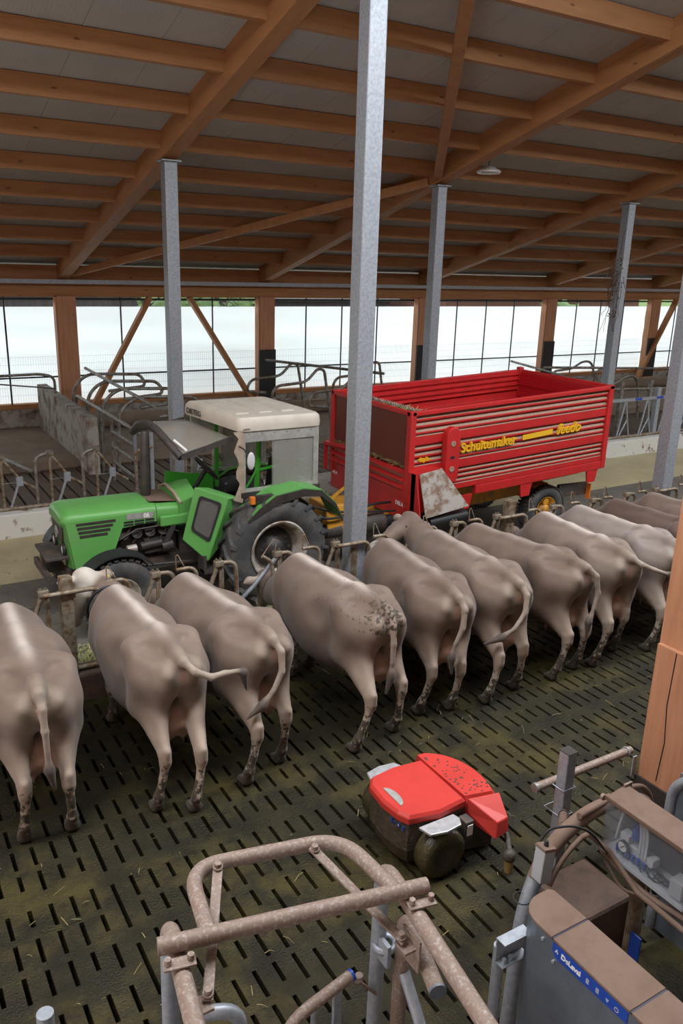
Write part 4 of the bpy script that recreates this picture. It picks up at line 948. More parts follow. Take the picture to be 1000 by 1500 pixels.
obj('emblem', MB().bar((2.012, CY, 1.04), (2.006, CY, 1.16), .012, .03).bar((2.012, CY - .07, 1.10), (2.006, CY, 1.18), .012, .03).bar((2.012, CY + .07, 1.10), (2.006, CY, 1.18), .012, .03), 'silver', nose)
obj('name_plate', MB().bar((2.005, CY - .27, 1.318), (2.005, CY + .27, 1.318), .008, .055, (0, 0, 1)), 'silver', hood)
obj('number_plate', MB().box(2.035, 2.045, CY - .24, CY + .24, .74, .86), 'white', nose)
for yy in (CY - .22, CY + .22):
    h = obj('headlight', MB().lathe([(.085, 0), (.085, -.03), (.07, -.035), (.07, -.012), (0, -.012)], (2.045, yy, .94), 'x', 24), 'black', nose)
    obj('headlight_lens', MB().lathe([(.07, -.022), (.04, -.034), (0, -.038)], (2.045, yy, .94), 'x', 20), 'lens', h)
# chassis, front weight carrier, engine
obj('chassis', MB().box(2.05, 4.5, CY - .30, CY + .30, .52, .70).box(3.5, 4.7, CY - .25, CY + .25, .45, 1.0), 'chassis', T, bevel=.01)
obj('front_axle', MB().box(2.44, 2.60, 9.27, 10.73, .42, .56).cyl((2.52, 9.1, .48), (2.52, 10.9, .48), .06), 'chassis', T)
obj('front_plate', MB().box(1.80, 2.08, CY - .33, CY + .33, .84, .88).box(1.78, 1.84, CY - .36, CY + .36, .60, .70).box(1.80, 2.1, CY - .05, CY + .05, .6, .86), 'chassis', T, bevel=.008)
mb = MB().box(2.60, 3.45, CY - .26, CY + .26, .70, 1.20)
for k in range(4): mb.cyl((2.75 + .17 * k, CY - .24, 1.02), (2.75 + .17 * k, CY - .33, 1.06), .07); mb.tube([(2.70 + .17 * k, CY - .30, .92), (2.78 + .17 * k, CY - .36, 1.06), (2.86 + .17 * k, CY - .33, 1.16)], .015, 6)
mb.box(3.0, 3.3, CY - .37, CY - .25, .78, .96).cyl((2.95, CY - .36, .88), (3.22, CY - .36, .90), .055).cyl((3.22, CY - .37, .84), (3.36, CY - .37, .86), .075)
eng = obj('engine', mb, 'black_m', T)
obj('oil_filter', MB().cyl((2.78, CY - .35, .86), (2.90, CY - .35, .87), .05), 'worn', eng)
obj('fuel_pipe', MB().tube([(2.62, CY - .37, .98), (2.9, CY - .38, 1.12), (3.2, CY - .38, 1.13), (3.45, CY - .38, 1.02)], .012, 6).tube([(2.6, CY - .4, .66), (3.6, CY - .42, .60)], .02, 6), 'exhaust', eng)
obj('strut', MB().bar((3.42, CY - .40, 1.22), (3.26, CY - .40, .88), .04, .06), 'exhaust', T)
obj('tank', MB().box(3.2, 3.72, CY - .43, CY - .384, 1.12, 1.26), 'green', T, bevel=.02)
ex = obj('exhaust_pipe', MB().tube([(3.15, 10.0, 1.40), (3.15, 10.0, 1.44)], .035, 14).tube([(3.15, 10.0, 1.43), (3.155, 10.0, 1.47), (3.17, 10.0, 2.05), (3.175, 10.0, 2.25), (3.18, 10.0, 2.28)], [.045, .068, .06, .052, .04], 18), 'exhaust', T)
# windscreen swung up like an awning
def vs(u, v):      # u: far..near, v: cab..front
    y = 10.58 - 1.10 * u; back = Vector((3.92 + .24 * u, y, 2.285 - .08 * u)); fr = Vector((3.20 + .26 * u ** 2, y, 2.16 - .14 * u ** 2 + .26 * math.sin(PI * u) * (1 - .3 * u)))
    p = back.lerp(fr, v); p.z += .035 * math.sin(PI * v); return tuple(p)
ws = obj('windscreen', MB().grid(vs, 14, 8), 'visor', T)
obj('windscreen_seal', MB().tube([vs(k / 16, 1.0) for k in range(17)], [.05] * 17, 10), 'exhaust', ws)
parts('windscreen_frame', [MB().bar(vs(1, 1.0), vs(1, 0), .03, .07), MB().bar(vs(0, 1.0), vs(0, 0), .03, .05)], 'exhaust', ws)
obj('stay', MB().tube([(3.42, 9.62, 2.22), (3.55, 9.52, 2.09)], .018, 8), 'white', ws)
# cab
roof = MB(); pts = [(4.20, 9.36), (3.93, 10.64), (5.16, 10.64), (5.40, 9.36)]
def rr(ins, z): cx = sum(p[0] for p in pts) / 4; cyy = 10.0; return [(cx + (p[0] - cx) * (1 - ins), cyy + (p[1] - cyy) * (1 - ins), z + .035 * (p[1] - 9.36)) for p in pts]
def rnd_poly(q, r=.09):
    out = []
    for i in range(4):
        a, b, c2_ = Vector(q[i - 1]), Vector(q[i]), Vector(q[(i + 1) % 4])
        for t in range(4):
            t /= 3; p0 = b + (a - b).normalized() * r; p1 = b + (c2_ - b).normalized() * r; out.append(tuple(p0 * (1 - t) ** 2 + b * 2 * t * (1 - t) + p1 * t * t))
    return out
roof.loft([rnd_poly(rr(.0, 2.305)), rnd_poly(rr(-.005, 2.36)), rnd_poly(rr(.008, 2.445)), rnd_poly(rr(.05, 2.478))], True)
rf = obj('cab_roof', roof, 'roofw', T)
mb = MB()
for k in range(3):
    x = 4.25 + .33 * k
    mb.hexa([(x, 9.6, 2.484), (x + .2, 9.6, 2.484), (x + .13, 10.5, 2.516), (x - .07, 10.5, 2.516), (x + .02, 9.62, 2.50), (x + .18, 9.62, 2.50), (x + .11, 10.48, 2.532), (x - .05, 10.48, 2.532)])
obj('roof_rib', mb, 'roofw', rf)
d = Vector((.27, -1.28, -.045)).normalized()
obj('roof_lettering', text_mb('DIETEG', .105, (3.934, 10.52, 2.385), d, (-.02, 0, 1), .006, 0), 'text_k', rf)
obj('roof_label', text_mb('D-60752', .028, (4.24, 9.352, 2.325), (1, 0, 0), (0, 0, 1), .003), 'text_k', rf)
def post(x, y, z0, z1, w=.045, name='cab_post', m='silver'): return obj(name, MB().box(x - w / 2, x + w / 2, y - w / 2, y + w / 2, z0, z1), m, T)
for y in (9.40, 10.60):
    post(4.24 - (.2 if y > 10 else 0), y, 1.50, 2.33); post(5.34 - (.2 if y > 10 else 0), y, 1.50, 2.33)
def side_window(y, dx, s):
    mb = MB()
    for a, b, c_, d_ in ((4.26, 5.32, 2.16, 2.33), (4.26, 5.32, 1.50, 1.54), (4.26, 4.29, 1.54, 2.16), (5.29, 5.32, 1.54, 2.16)): mb.box(a + dx, b + dx, y - .02, y + .02, c_, d_)
    fr = obj('side_window', mb, 'silver', T)
    obj('fixed_pane', MB().box(4.70 + dx, 5.29 + dx, y - .004, y + .004, 1.54, 2.16), 'pane2', fr)
    obj('sliding_pane', MB().box(4.67 + dx, 5.08 + dx, y + s * .010, y + s * .015, 1.54, 2.15), 'pane', fr)
    mb = MB()
    for k in range(6): mb.cyl((4.34 + dx + .18 * k, y - .022, 2.26), (4.34 + dx + .18 * k, y + .022, 2.26), .008, seg=8)
    obj('rivet', mb, 'chassis', fr)
side_window(9.40, 0, -1); side_window(10.60, -.2, 1)
parts('cab_sill', [MB().box(4.22, 5.40, 9.37, 9.43, 1.42, 1.50), MB().box(4.02, 5.20, 10.57, 10.63, 1.42, 1.50)], 'black_m', T, .01)
obj('rear_window', MB().box(5.30, 5.32, 9.43, 10.57, 1.52, 2.30), 'pane', T)
mb = MB(); rnd = random.Random(4)
ed = [(4.17 + .035 * math.sin(k * 1.7) + rnd.uniform(-.015, .015), 2.30 - .085 * k) for k in range(11)]
cv = MB().prism([(4.26, 2.32)] + [(4.12, 2.30)] + [(x - .0, z) for x, z in ed[1:]] + [(4.10, 1.42), (4.24, 1.36), (4.265, 1.46)], 'y', 9.375, 9.385)
obj('torn_canvas', cv, 'canvas', T)
obj('wing_mirror', MB().tube([(4.2, 9.38, 2.12), (4.2, 9.22, 2.11), (4.24, 9.16, 2.0)], .01, 6), 'black', T)
obj('mirror_head', MB().ell((4.26, 9.15, 1.97), (.055, .02, .115), 16, 10), 'lens', T)
# roll frame, steering, seat, dash
parts('roll_bar', [MB().bar((4.55, 9.62, 1.3), (4.62, 9.66, 2.3), .05, .05), MB().bar((4.35, 10.5, 1.3), (4.35, 10.5, 2.3), .05, .05), MB().bar((4.60, 9.62, 1.72), (5.28, 9.62, 1.80), .03, .03), MB().bar((4.57, 9.62, 1.74), (4.40, 9.62, 1.48), .02, .02)], 'green_d', T)
obj('steering_column', MB().tube([(3.72, 10.0, 1.30), (3.98, 10.0, 1.68)], .03, 10), 'black', T)
sw = [(4.0 + .20 * math.cos(a) * .66, 10.0 + .20 * math.sin(a), 1.71 - .20 * math.cos(a) * .74) for a in [2 * PI * k / 28 for k in range(28)]]
obj('steering_wheel', MB().tube(sw, .015, 8, closed=True).bar(sw[0], sw[14], .02, .015).bar(sw[7], (4.0, 10, 1.71), .02, .015).bar(sw[21], (4.0, 10, 1.71), .02, .015), 'black', T)
obj('dashboard', MB().loft([[(3.46, CY - .40, 1.10), (3.46, CY - .42, 1.42), (3.46, CY, 1.52), (3.46, CY + .42, 1.42), (3.46, CY + .40, 1.10)], [(3.66, CY - .40, 1.10), (3.70, CY - .40, 1.48), (3.72, CY, 1.60), (3.70, CY + .40, 1.48), (3.66, CY + .40, 1.10)]], False), 'green', T, bevel=.01)
obj('windscreen_skirt', MB().tube([(3.48, 9.58, 1.40), (3.46, 9.8, 1.50), (3.46, 10.1, 1.53), (3.48, 10.42, 1.42)], .022, 8), 'canvas', T)
obj('seat', MB().box(4.55, 4.98, 9.80, 10.22, 1.12, 1.24).hexa([(4.95, 9.78, 1.2), (5.05, 9.78, 1.2), (5.05, 10.24, 1.2), (4.95, 10.24, 1.2), (5.02, 9.80, 1.75), (5.10, 9.80, 1.75), (5.10, 10.22, 1.75), (5.02, 10.22, 1.75)]), 'seat', T, bevel=.05)
obj('gear_lever', MB().tube([(4.1, 9.75, 1.05), (4.16, 9.72, 1.52)], .012, 6).ell((4.16, 9.72, 1.54), (.03, .03, .03), 8, 6), 'black', T)
obj('cab_floor', MB().box(3.6, 4.6, 9.5, 10.5, .82, .90), 'chassis', T)
obj('far_guard', MB().prism([(3.55, .85), (3.60, 1.60), (4.0, 1.52), (4.3, 1.50), (4.3, .85)], 'y', 10.50, 10.53), 'green_d', T)
# leg shield with its little window
def shield(u, v, o):   # u along the panel, v up
    a = Vector((3.44, 9.46, .95)); b = Vector((3.62, 9.46, 1.62)); c_ = Vector((4.02, 9.30, 1.47)); d_ = Vector((3.72, 9.30, .66))
    p = (a.lerp(d_, u)).lerp(b.lerp(c_, u), v); n = (d_ - a).cross(b - a).normalized(); return p + n * o
sh = MB().hexa([shield(0, 0, -.03), shield(1, 0, -.03), shield(1, 1, -.03), shield(0, 1, -.03), shield(0, 0, 0), shield(1, 0, 0), shield(1, 1, 0), shield(0, 1, 0)])
sh.hexa([(3.72, 9.30, .66), (4.06, 9.46, .90), (4.16, 9.44, 1.40), (4.02, 9.30, 1.47), (3.72, 9.34, .66), (4.06, 9.50, .90), (4.16, 9.48, 1.40), (4.02, 9.34, 1.47)])
sh.hexa([(3.62, 9.46, 1.60), (4.02, 9.30, 1.45), (4.22, 9.44, 1.40), (3.85, 9.58, 1.54), (3.62, 9.46, 1.63), (4.02, 9.30, 1.48), (4.22, 9.44, 1.43), (3.85, 9.58, 1.57)])
ls = obj('leg_shield', sh, 'green', T, bevel=.012)
def rpoly(u0, u1, v0, v1, o):
    q = []
    for (cu, cv_, a0) in ((u1 - .09, v1 - .06, 0), (u0 + .09, v1 - .06, 90), (u0 + .09, v0 + .06, 180), (u1 - .09, v0 + .06, 270)):
        for k in range(5): a = math.radians(a0 + 22.5 * k); q.append(tuple(shield(cu + .09 * math.cos(a), cv_ + .06 * math.sin(a), o)))
    return q
sg = 1 if (shield(0, 0, 1) - shield(0, 0, 0)).y < 0 else -1
obj('shield_gasket', MB().loft([rpoly(.18, .86, .26, .90, sg * .001), rpoly(.18, .86, .26, .90, sg * .014)], False), 'black', ls)
obj('shield_window', MB().loft([rpoly(.25, .79, .31, .85, sg * .012), rpoly(.25, .79, .31, .85, sg * .018)], False), 'pane', ls)
obj('step', MB().box(3.66, 3.98, 9.28, 9.44, .50, .54).box(3.66, 3.70, 9.3, 9.5, .5, .74).box(3.94, 3.98, 9.3, 9.5, .5, .80), 'chassis', T)
# rear mudguards
def guard(y0, y1, name='rear_mudguard'):
    path = [(4.16, 1.22), (4.32, 1.36), (4.55, 1.50), (4.95, 1.55), (5.22, 1.50), (5.44, 1.30), (5.56, 1.08)]
    mb = MB().loft([[(x, y0, z), (x, y1, z), (x, y1, z + .025), (x, y0, z + .025)] for x, z in path], False)
    g = obj(name, mb, 'green', T)
    yo = y0 if y0 < 10 else y1
    mb = MB()
    for (x1, z1), (x2, z2), d1, d2 in zip(path[:-1], path[1:], (.02, .09, .11, .09, .07, .05), (.09, .11, .09, .07, .05, .04)):
        mb.hexa([(x1, yo - .012, z1 - d1), (x2, yo - .012, z2 - d2), (x2, yo + .012, z2 - d2), (x1, yo + .012, z1 - d1), (x1, yo - .012, z1 + .01), (x2, yo - .012, z2 + .01), (x2, yo + .012, z2 + .01), (x1, yo + .012, z1 + .01)])
    obj('guard_lip', mb, 'rubmat', g)
    return g
g = guard(9.02, 9.46); guard(10.54, 10.98)
obj('turn_light', MB().box(4.22, 4.28, 9.06, 9.12, 1.42, 1.52), 'amber', g, bevel=.006)
obj('light_bracket', MB().box(4.28, 4.58, 9.06, 9.14, 1.45, 1.52), 'rubmat', g)
obj('rear_axle', MB().cyl((4.62, 9.2, .745), (4.62, 10.8, .745), .13), 'chassis', T)
parts('lower_link', [MB().bar((4.7, 9.72, .63), (5.55, 9.66, .50), .05, .07), MB().bar((4.7, 10.28, .63), (5.55, 10.34, .50), .05, .07), MB().box(4.6, 5.5, 9.94, 10.06, .42, .50)], 'chassis', T)

# ================================================================== TRAILER (feed wagon, front towards -X)
Tx, Ty0, Ty1 = 6.98, 9.50, 11.75
R_ = thing('trailer', 'red corrugated feed wagon with yellow lettering, hitched behind the green tractor', 'trailer', (Tx, 9.5, 0))
PIT = .045; LN = 4.16
def sk(p): return (p[0], p[1], p[2] + PIT * (p[0] - Tx))          # the wagon stands a little nose-down
def tr(name, mb, m, parent=R_, bevel=0): return obj(name, mb.map(sk), m, parent, bevel)
# corrugated long sides: three panels, each of three ribs and a flat strip
def profile():
    pr = []; tops = [(2.31, 1.87), (1.86, 1.42), (1.41, 1.06)]
    for i, (a, b) in enumerate(tops):
        h = a - b; st = .28 * h; cor = h - st; z = a - .012
        pr += [(z, .004), (z - .006, -.05)]
        z -= .02
        for k in range(3):
            s = cor / 3.25; pr += [(z - s * .08, -.05), (z - s * .50, -.004), (z - s * .74, -.004), (z - s * .92, -.05)]; z -= s
        pr += [(b + st, -.045), (b + st - .02, .006), (b + .004, .006)]
    return pr
def long_side(y, s):
    pr = profile(); mb = MB(); n = len(pr); vs_ = []
    for x in (Tx + .07, Tx + LN - .06):
        for z, o in pr: vs_.append((x, y + s * o, z))
        for z, o in reversed(pr): vs_.append((x, y + s * (o - .02), z))
    m2 = 2 * n; fs = [(i, (i + 1) % m2, (i + 1) % m2 + m2, i + m2) for i in range(m2)]
    mb.add(vs_, fs); p = tr('long_side', mb, 'red')
    d = MB()                                                   # dust lying on the ledges of the ribs
    for i in range(n - 1):
        (z1, o1), (z2, o2) = pr[i], pr[i + 1]
        if o2 > o1 + .03: d.add([(Tx + .08, y + s * (o1 + .002), z1 + .002), (Tx + LN - .07, y + s * (o1 + .002), z1 + .002), (Tx + LN - .07, y + s * (o1 + (o2 - o1) * .9 + .002), z2 + .004), (Tx + .08, y + s * (o1 + (o2 - o1) * .9 + .002), z2 + .004)], [(0, 1, 2, 3)])
    tr('dust_line', d, 'dirt', p); return p
ns = long_side(Ty0, -1); long_side(Ty1, 1)
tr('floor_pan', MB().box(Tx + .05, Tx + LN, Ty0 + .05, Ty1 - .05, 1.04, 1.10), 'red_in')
tr('top_rail', MB().box(Tx, Tx + LN + .03, Ty0 - .03, Ty0 + .04, 2.29, 2.355).box(Tx, Tx + LN + .03, Ty1 - .04, Ty1 + .03, 2.29, 2.355).box(Tx + LN - .03, Tx + LN + .03, Ty0, Ty1, 2.29, 2.355).box(Tx - .03, Tx + .04, Ty0, Ty1, 2.29, 2.355), 'red', bevel=.008)
for mb in (MB().box(Tx + 1.30, Tx + LN + .03, Ty0 - .02, Ty0 + .06, .915, 1.055), MB().box(Tx + .05, Tx + LN + .03, Ty1 - .06, Ty1 + .02, .915, 1.055)): tr('bottom_rail', mb, 'red', bevel=.008)
for mb in (MB().box(Tx - .03, Tx + .07, Ty0 - .03, Ty0 + .08, .98, 2.36), MB().box(Tx - .03, Tx + .07, Ty1 - .08, Ty1 + .03, .98, 2.36), MB().box(Tx + LN - .07, Tx + LN + .03, Ty0 - .03, Ty0 + .07, .92, 2.36), MB().box(Tx + LN - .07, Tx + LN + .03, Ty1 - .07, Ty1 + .03, .92, 2.40)): tr('corner_post', mb, 'red', bevel=.008)
mb = MB().box(Tx + LN - .06, Tx + LN, Ty0 + .05, Ty1 - .05, 1.0, 2.30)
for k in range(5): mb.box(Tx + LN - .085, Tx + LN - .05, Ty0 + .06, Ty1 - .06, 1.2 + .22 * k, 1.28 + .22 * k)
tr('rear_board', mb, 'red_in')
# front: smoked screen above, corrugated board below, apron under it
fs_ = tr('front_screen', MB().box(Tx, Tx + .012, Ty0 + .08, Ty1 - .08, 1.52, 2.29), 'smoke')
mb = MB(); rnd = random.Random(8)
mb2 = MB()
for k in range(3):
    z = 1.47 - .115 * k; mb2.loft([[(Tx - .01, y, z), (Tx - .055, y, z - .03), (Tx - .055, y, z - .06), (Tx - .01, y, z - .085), (Tx + .02, y, z - .085), (Tx + .02, y, z)] for y in (Ty0 + .08, Ty1 - .08)], False)
mb2.box(Tx - .02, Tx + .02, Ty0 + .08, Ty1 - .08, 1.06, 1.15)
fb = tr('front_board', mb2, 'red')
d = MB()
for k in range(3): z = 1.47 - .115 * k; d.add([(Tx - .012, Ty0 + .1, z - .083), (Tx - .012, Ty1 - .1, z - .083), (Tx - .012, Ty1 - .1, z - .11), (Tx - .012, Ty0 + .1, z - .11)], [(0, 1, 2, 3)])
tr('dust_line', d, 'dirt', fb)
mb = MB()
for k in range(420):
    y = rnd.uniform(Ty0 + .1, Ty1 - .1); a = rnd.uniform(0, 2 * PI); p = Vector((Tx - .02 + rnd.uniform(-.02, .03), y, 1.50 + rnd.random() * .05)); e = Vector((rnd.uniform(-.02, .02), math.cos(a) * .06, math.sin(a) * .03)); w = Vector((0, .003, .004))
    mb.add([p - w, p + w, p + e + w, p + e - w], [(0, 1, 2, 3)])
tr('hay_scraps', mb, 'hay_d', fb)
ap = tr('front_apron', MB().box(Tx + .0, Tx + .03, Ty0 + .0, Ty1 - .0, .70, 1.06), 'red')
obj('apron_lettering', text_mb('DELA', .085, (Tx - .003, Ty0 + .30, .90), (0, -1, -.02), (0, 0, 1), .004, .001), 'text_w', ap)
obj('apron_lettering', text_mb('DELA', .075, (Tx - .003, Ty1 - .03, .95), (0, -1, -.02), (0, 0, 1), .004, .001), 'text_w', ap)
tr('guard_frame', MB().bar((Tx - .14, Ty1 - .02, 1.48), (Tx - .10, Ty1 - .70, 1.54), .045, .055).bar((Tx - .12, Ty1 - .0, 1.50), (Tx - .12, Ty1 - .0, 1.02), .05, .05).bar((Tx - .02, Ty1 - .02, 1.49), (Tx - .14, Ty1 - .02, 1.49), .04, .04), 'red')
# beater comb with fodder inside the box
mb = MB().bar((Tx + .42, Ty0 + .10, 2.23), (Tx + .42, Ty1 - .10, 2.23), .02, .05)
for k in range(40): y = Ty0 + .14 + (Ty1 - Ty0 - .28) * k / 39; mb.add([(Tx + .41, y - .02, 2.25), (Tx + .41, y + .02, 2.25), (Tx + .40, y, 2.31), (Tx + .43, y - .02, 2.25), (Tx + .43, y + .02, 2.25)], [(0, 1, 2), (3, 2, 4), (0, 2, 3), (1, 4, 2)])
tr('beater_comb', mb, 'worn')
mb = MB()
for k in range(900):
    q = rnd.random() ** .7; y = Ty0 + .12 + 1.15 * (1 - q); x = Tx + rnd.uniform(.10, .42); z = 2.10 + rnd.uniform(.0, .17); a = rnd.uniform(0, 2 * PI); e = Vector((math.cos(a) * .09, math.sin(a) * .09, rnd.uniform(-.03, .06))); w = Vector((-math.sin(a) * .004, math.cos(a) * .004, .002)); p = Vector((x, y, z))
    mb.add([p - w, p + w, p + e + w, p + e - w], [(0, 1, 2, 3)])
tr('fodder_load', mb, 'hay')
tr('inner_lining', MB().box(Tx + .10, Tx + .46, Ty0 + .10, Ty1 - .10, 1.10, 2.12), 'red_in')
# drive cover, chute, lettering on the near side
def pill(x0, x1, z0, z1):
    r = (x1 - x0) / 2; cx = (x0 + x1) / 2
    return [(cx + r * math.cos(math.radians(a)), z1 - r + r * math.sin(math.radians(a))) for a in range(0, 181, 15)] + [(cx + r * math.cos(math.radians(a)), z0 + r + r * math.sin(math.radians(a))) for a in range(180, 361, 15)]
pc = tr('drive_cover', MB().prism(pill(Tx + .58, Tx + .84, 1.20, 2.07), 'y', Ty0 - .13, Ty0 - .0), 'red', bevel=.02)
for zz in (1.82, 1.43):
    tr('cover_cap', MB().lathe([(.045, 0), (.042, -.012), (.028, -.006), (0, -.006)], (Tx + .70, Ty0 - .13, zz), 'y', 18), 'dirt', pc)
tr('maker_plate', MB().box(Tx + .665, Tx + .735, Ty0 - .134, Ty0 - .13, 1.59, 1.63), 'navy', pc)
def PZ(x, z): return sk((x, 0, z))[2]
ux = Vector((1, 0, PIT)).normalized()
obj('lettering', text_mb('Schuitemaker', .205, (Tx + .94, Ty0 - .0, PZ(Tx + .94, 1.63)), ux, (0, 0, 1), .06, .003), 'yellow', ns)
obj('yellow_stripe', MB().hexa([sk(p) for p in ((Tx + 2.21, Ty0 - .012, 1.66), (Tx + 2.86, Ty0 - .012, 1.68), (Tx + 2.86, Ty0 - .002, 1.68), (Tx + 2.21, Ty0 - .002, 1.66), (Tx + 2.21, Ty0 - .012, 1.74), (Tx + 2.86, Ty0 - .012, 1.765), (Tx + 2.86, Ty0 - .002, 1.765), (Tx + 2.21, Ty0 - .002, 1.74))]), 'yellow', ns)
obj('lettering', text_mb('feedo', .23, (Tx + 2.95, Ty0 - .0, PZ(Tx + 2.95, 1.665)), ux, (0, 0, 1), .06, .003, .35), 'yellow', ns)
obj('sticker', text_mb('duplo', .085, (Tx + .16, Ty0 - .0, 1.60), ux, (0, 0, 1), .05, .002, .2), 'yellow', ns)
ch = tr('side_chute', MB().prism([(Tx - .02, .86), (Tx - .02, 1.47), (Tx + .42, 1.50), (Tx + .80, .90)], 'y', Ty0 - .20, Ty0 + .0), 'red')
tr('chute_plate', MB().hexa([(Tx + .06, Ty0 - .40, .84), (Tx + .86, Ty0 - .40, .90), (Tx + .86, Ty0 - .385, .91), (Tx + .06, Ty0 - .385, .85), (Tx + .05, Ty0 - .205, 1.46), (Tx + .46, Ty0 - .205, 1.49), (Tx + .46, Ty0 - .19, 1.50), (Tx + .05, Ty0 - .19, 1.47)]), 'worn', ch)
tr('chute_cheek', MB().hexa([(Tx - .02, Ty0 - .36, .84), (Tx + .0, Ty0 - .36, .84), (Tx + .0, Ty0 - .1, .84), (Tx - .02, Ty0 - .1, .84), (Tx - .02, Ty0 - .21, 1.47), (Tx + .0, Ty0 - .21, 1.47), (Tx + .0, Ty0 - .1, 1.47), (Tx - .02, Ty0 - .1, 1.47)]), 'red', ch)
cb = tr('conveyor', MB().tube([(Tx + .18, Ty0 - .30, .72), (Tx + .90, Ty0 - .28, .72)], .085, 20).box(Tx + .16, Tx + .92, Ty0 - .30, Ty1, .70, .80), 'black')
tr('roller_end', MB().lathe([(.03, .0), (.03, .04), (0, .04)], (Tx + .90, Ty0 - .28, .72), 'x', 12), 'chassis', cb)
# legs, chassis, wheels, drawbar
for x in (Tx + .98, Tx + 2.25, Tx + 3.78): tr('bracket', MB().prism([(x, .93), (x + .27, .93), (x + .22, .70), (x + .04, .70)], 'y', Ty0 - .01, Ty0 + .02), 'red')
tr('chassis', MB().box(Tx + .95, Tx + 2.95, Ty0 + .42, Ty0 + .46, .56, .90).box(Tx + 1.2, Tx + 2.9, Ty0 + .6, Ty1 - .6, .56, .90).box(Tx + .1, Tx + LN - .1, Ty0 + .45, Ty0 + .57, .72, .94).box(Tx + .1, Tx + LN - .1, Ty1 - .57, Ty1 - .45, .72, .94).box(Tx + 2.9, Tx + 3.2, Ty0 + .3, Ty1 - .3, .50, .72).cyl((Tx + 3.1, Ty0 + .2, .42), (Tx + 3.1, Ty1 - .2, .42), .06), 'orange')
def twheel(y, f):
    R, w, c = .425, .32, (10.08, y, .425)
    ty = obj('wheel', MB().lathe(tyre_prof(R, .23, w), c, 'y', 36), 'tyre', R_)
    mb = MB()
    for k in range(40):
        a = 2 * PI * k / 40
        for q in range(4):
            a2 = a + .04 * q; t = (-.375 + .25 * q) * w * .9; p = Vector((c[0] + (R - .02) * math.cos(a2), y + t, c[2] + (R - .02) * math.sin(a2))); e = Vector((c[0] + (R + .005) * math.cos(a2), y + t, c[2] + (R + .005) * math.sin(a2)))
            mb.bar(p, e, w * .18, .045, (-math.sin(a2), 0, math.cos(a2)))
    obj('tread', mb, 'tyre', ty)
    obj('rim', MB().lathe([(.23, f * w * .42), (.215, f * w * .42), (.18, f * w * .12), (.09, f * w * .1), (.08, f * w * .4), (0, f * w * .4)], c, 'y', 28), 'orange', ty)
twheel(9.82, -1); twheel(11.45, 1)
obj('rear_reflector', MB().box(11.02, 11.04, 9.60, 9.70, .52, .80), 'amber', R_)
obj('rear_plank', MB().bar((10.35, 9.72, .72), (11.03, 9.72, .70), .06, .22), 'chassis', R_)
db = obj('drawbar', MB().bar((Tx + .3, 10.0, .62), (5.60, 10.0, .52), .16, .18).bar((Tx + .3, 10.55, .66), (5.9, 10.08, .56), .12, .14).hexa([(5.75, 9.72, .60), (6.45, 9.72, .52), (6.45, 10.4, .52), (5.75, 10.4, .60), (5.75, 9.80, 1.02), (6.40, 9.80, .98), (6.40, 10.3, .98), (5.75, 10.3, 1.02)]), 'orange', R_, bevel=.02)
obj('drive_shaft', MB().cyl((5.35, 9.86, .62), (6.9, 9.78, .66), .085), 'black', db)
parts('shaft_guard', [MB().cyl((6.35, 9.82, .64), (6.75, 9.80, .66), .14), MB().cyl((5.75, 9.84, .62), (6.0, 9.83, .62), .12)], 'chassis', db)
obj('prop_lever', MB().bar((5.70, 9.76, 1.06), (6.22, 9.80, 1.36), .03, .035), 'orange', db)
obj('hose', MB().tube(fillet([(5.4, 9.75, .95), (5.8, 9.68, .82), (6.4, 9.70, .98), (6.95, 9.9, .9)], .3), .02, 8).tube(fillet([(5.4, 9.95, 1.05), (5.9, 9.7, .92), (6.95, 9.75, .8)], .3), .016, 8), 'black', db)
# ================================================================== CLEANING ROBOT (heads towards +X)
t = thing('barn_robot', 'red manure cleaning robot with dirty wheels standing on the slotted walkway', 'robot', (3.55, 4.25, 0))
def top(poly, z0, z1, name, m, par=t, bev=.012): return obj(name, MB().prism(poly, 'z', z0, z1), m, par, bev)
ax_ = lambda x, y: (x, y)
cov = [(3.17, 4.60), (3.11, 4.52), (3.09, 4.30), (3.11, 4.14), (3.15, 4.05), (3.40, 3.995), (3.66, 4.02), (3.67, 4.60), (3.40, 4.63)]
ob = MB(); n = len(cov); inn = [(3.40 + (x - 3.40) * .93, 4.31 + (y - 4.31) * .95) for x, y in cov]
ob.loft([[(x, y, .445) for x, y in cov], [(x, y, .49) for x, y in cov], [(x, y, .515) for x, y in inn]], False)
c = obj('top_cover', ob, 'robot', t, .008)
hd = [(3.185 + .012, 4.28 + .13 * math.cos(math.radians(a))) if False else (3.17 + .06 * math.sin(math.radians(a)), 4.30 + .12 * math.cos(math.radians(a))) for a in range(0, 181, 15)]
obj('grip', MB().prism(hd, 'z', .512, .522), 'silver', c)
fr = [(3.675, 4.69)] + [(3.60 + .40 * math.sin(math.radians(a)) ** .9, 4.24 + .47 * math.cos(math.radians(a))) for a in range(20, 126, 7)] + [(3.675, 4.025)]
ob = MB(); ob.loft([[(x, y, .33) for x, y in fr], [(x, y, .46) for x, y in fr], [(3.66 + (x - 3.66) * .88, 4.33 + (y - 4.33) * .93, .515) for x, y in fr]], False)
f = obj('front_hood', ob, 'robot', t, .008)
rnd = random.Random(9); mb = MB()
for k in range(60):
    x, y = rnd.uniform(3.70, 3.93), rnd.uniform(4.02, 4.6)
    if (x - 3.60) / .34 > 1 or y > 4.62 - (x - 3.68) * .6: continue
    mb.ell((x, y, .516), (rnd.uniform(.004, .016), rnd.uniform(.004, .012), .003), 6, 4)
obj('dirt_spot', mb, 'mud', f)
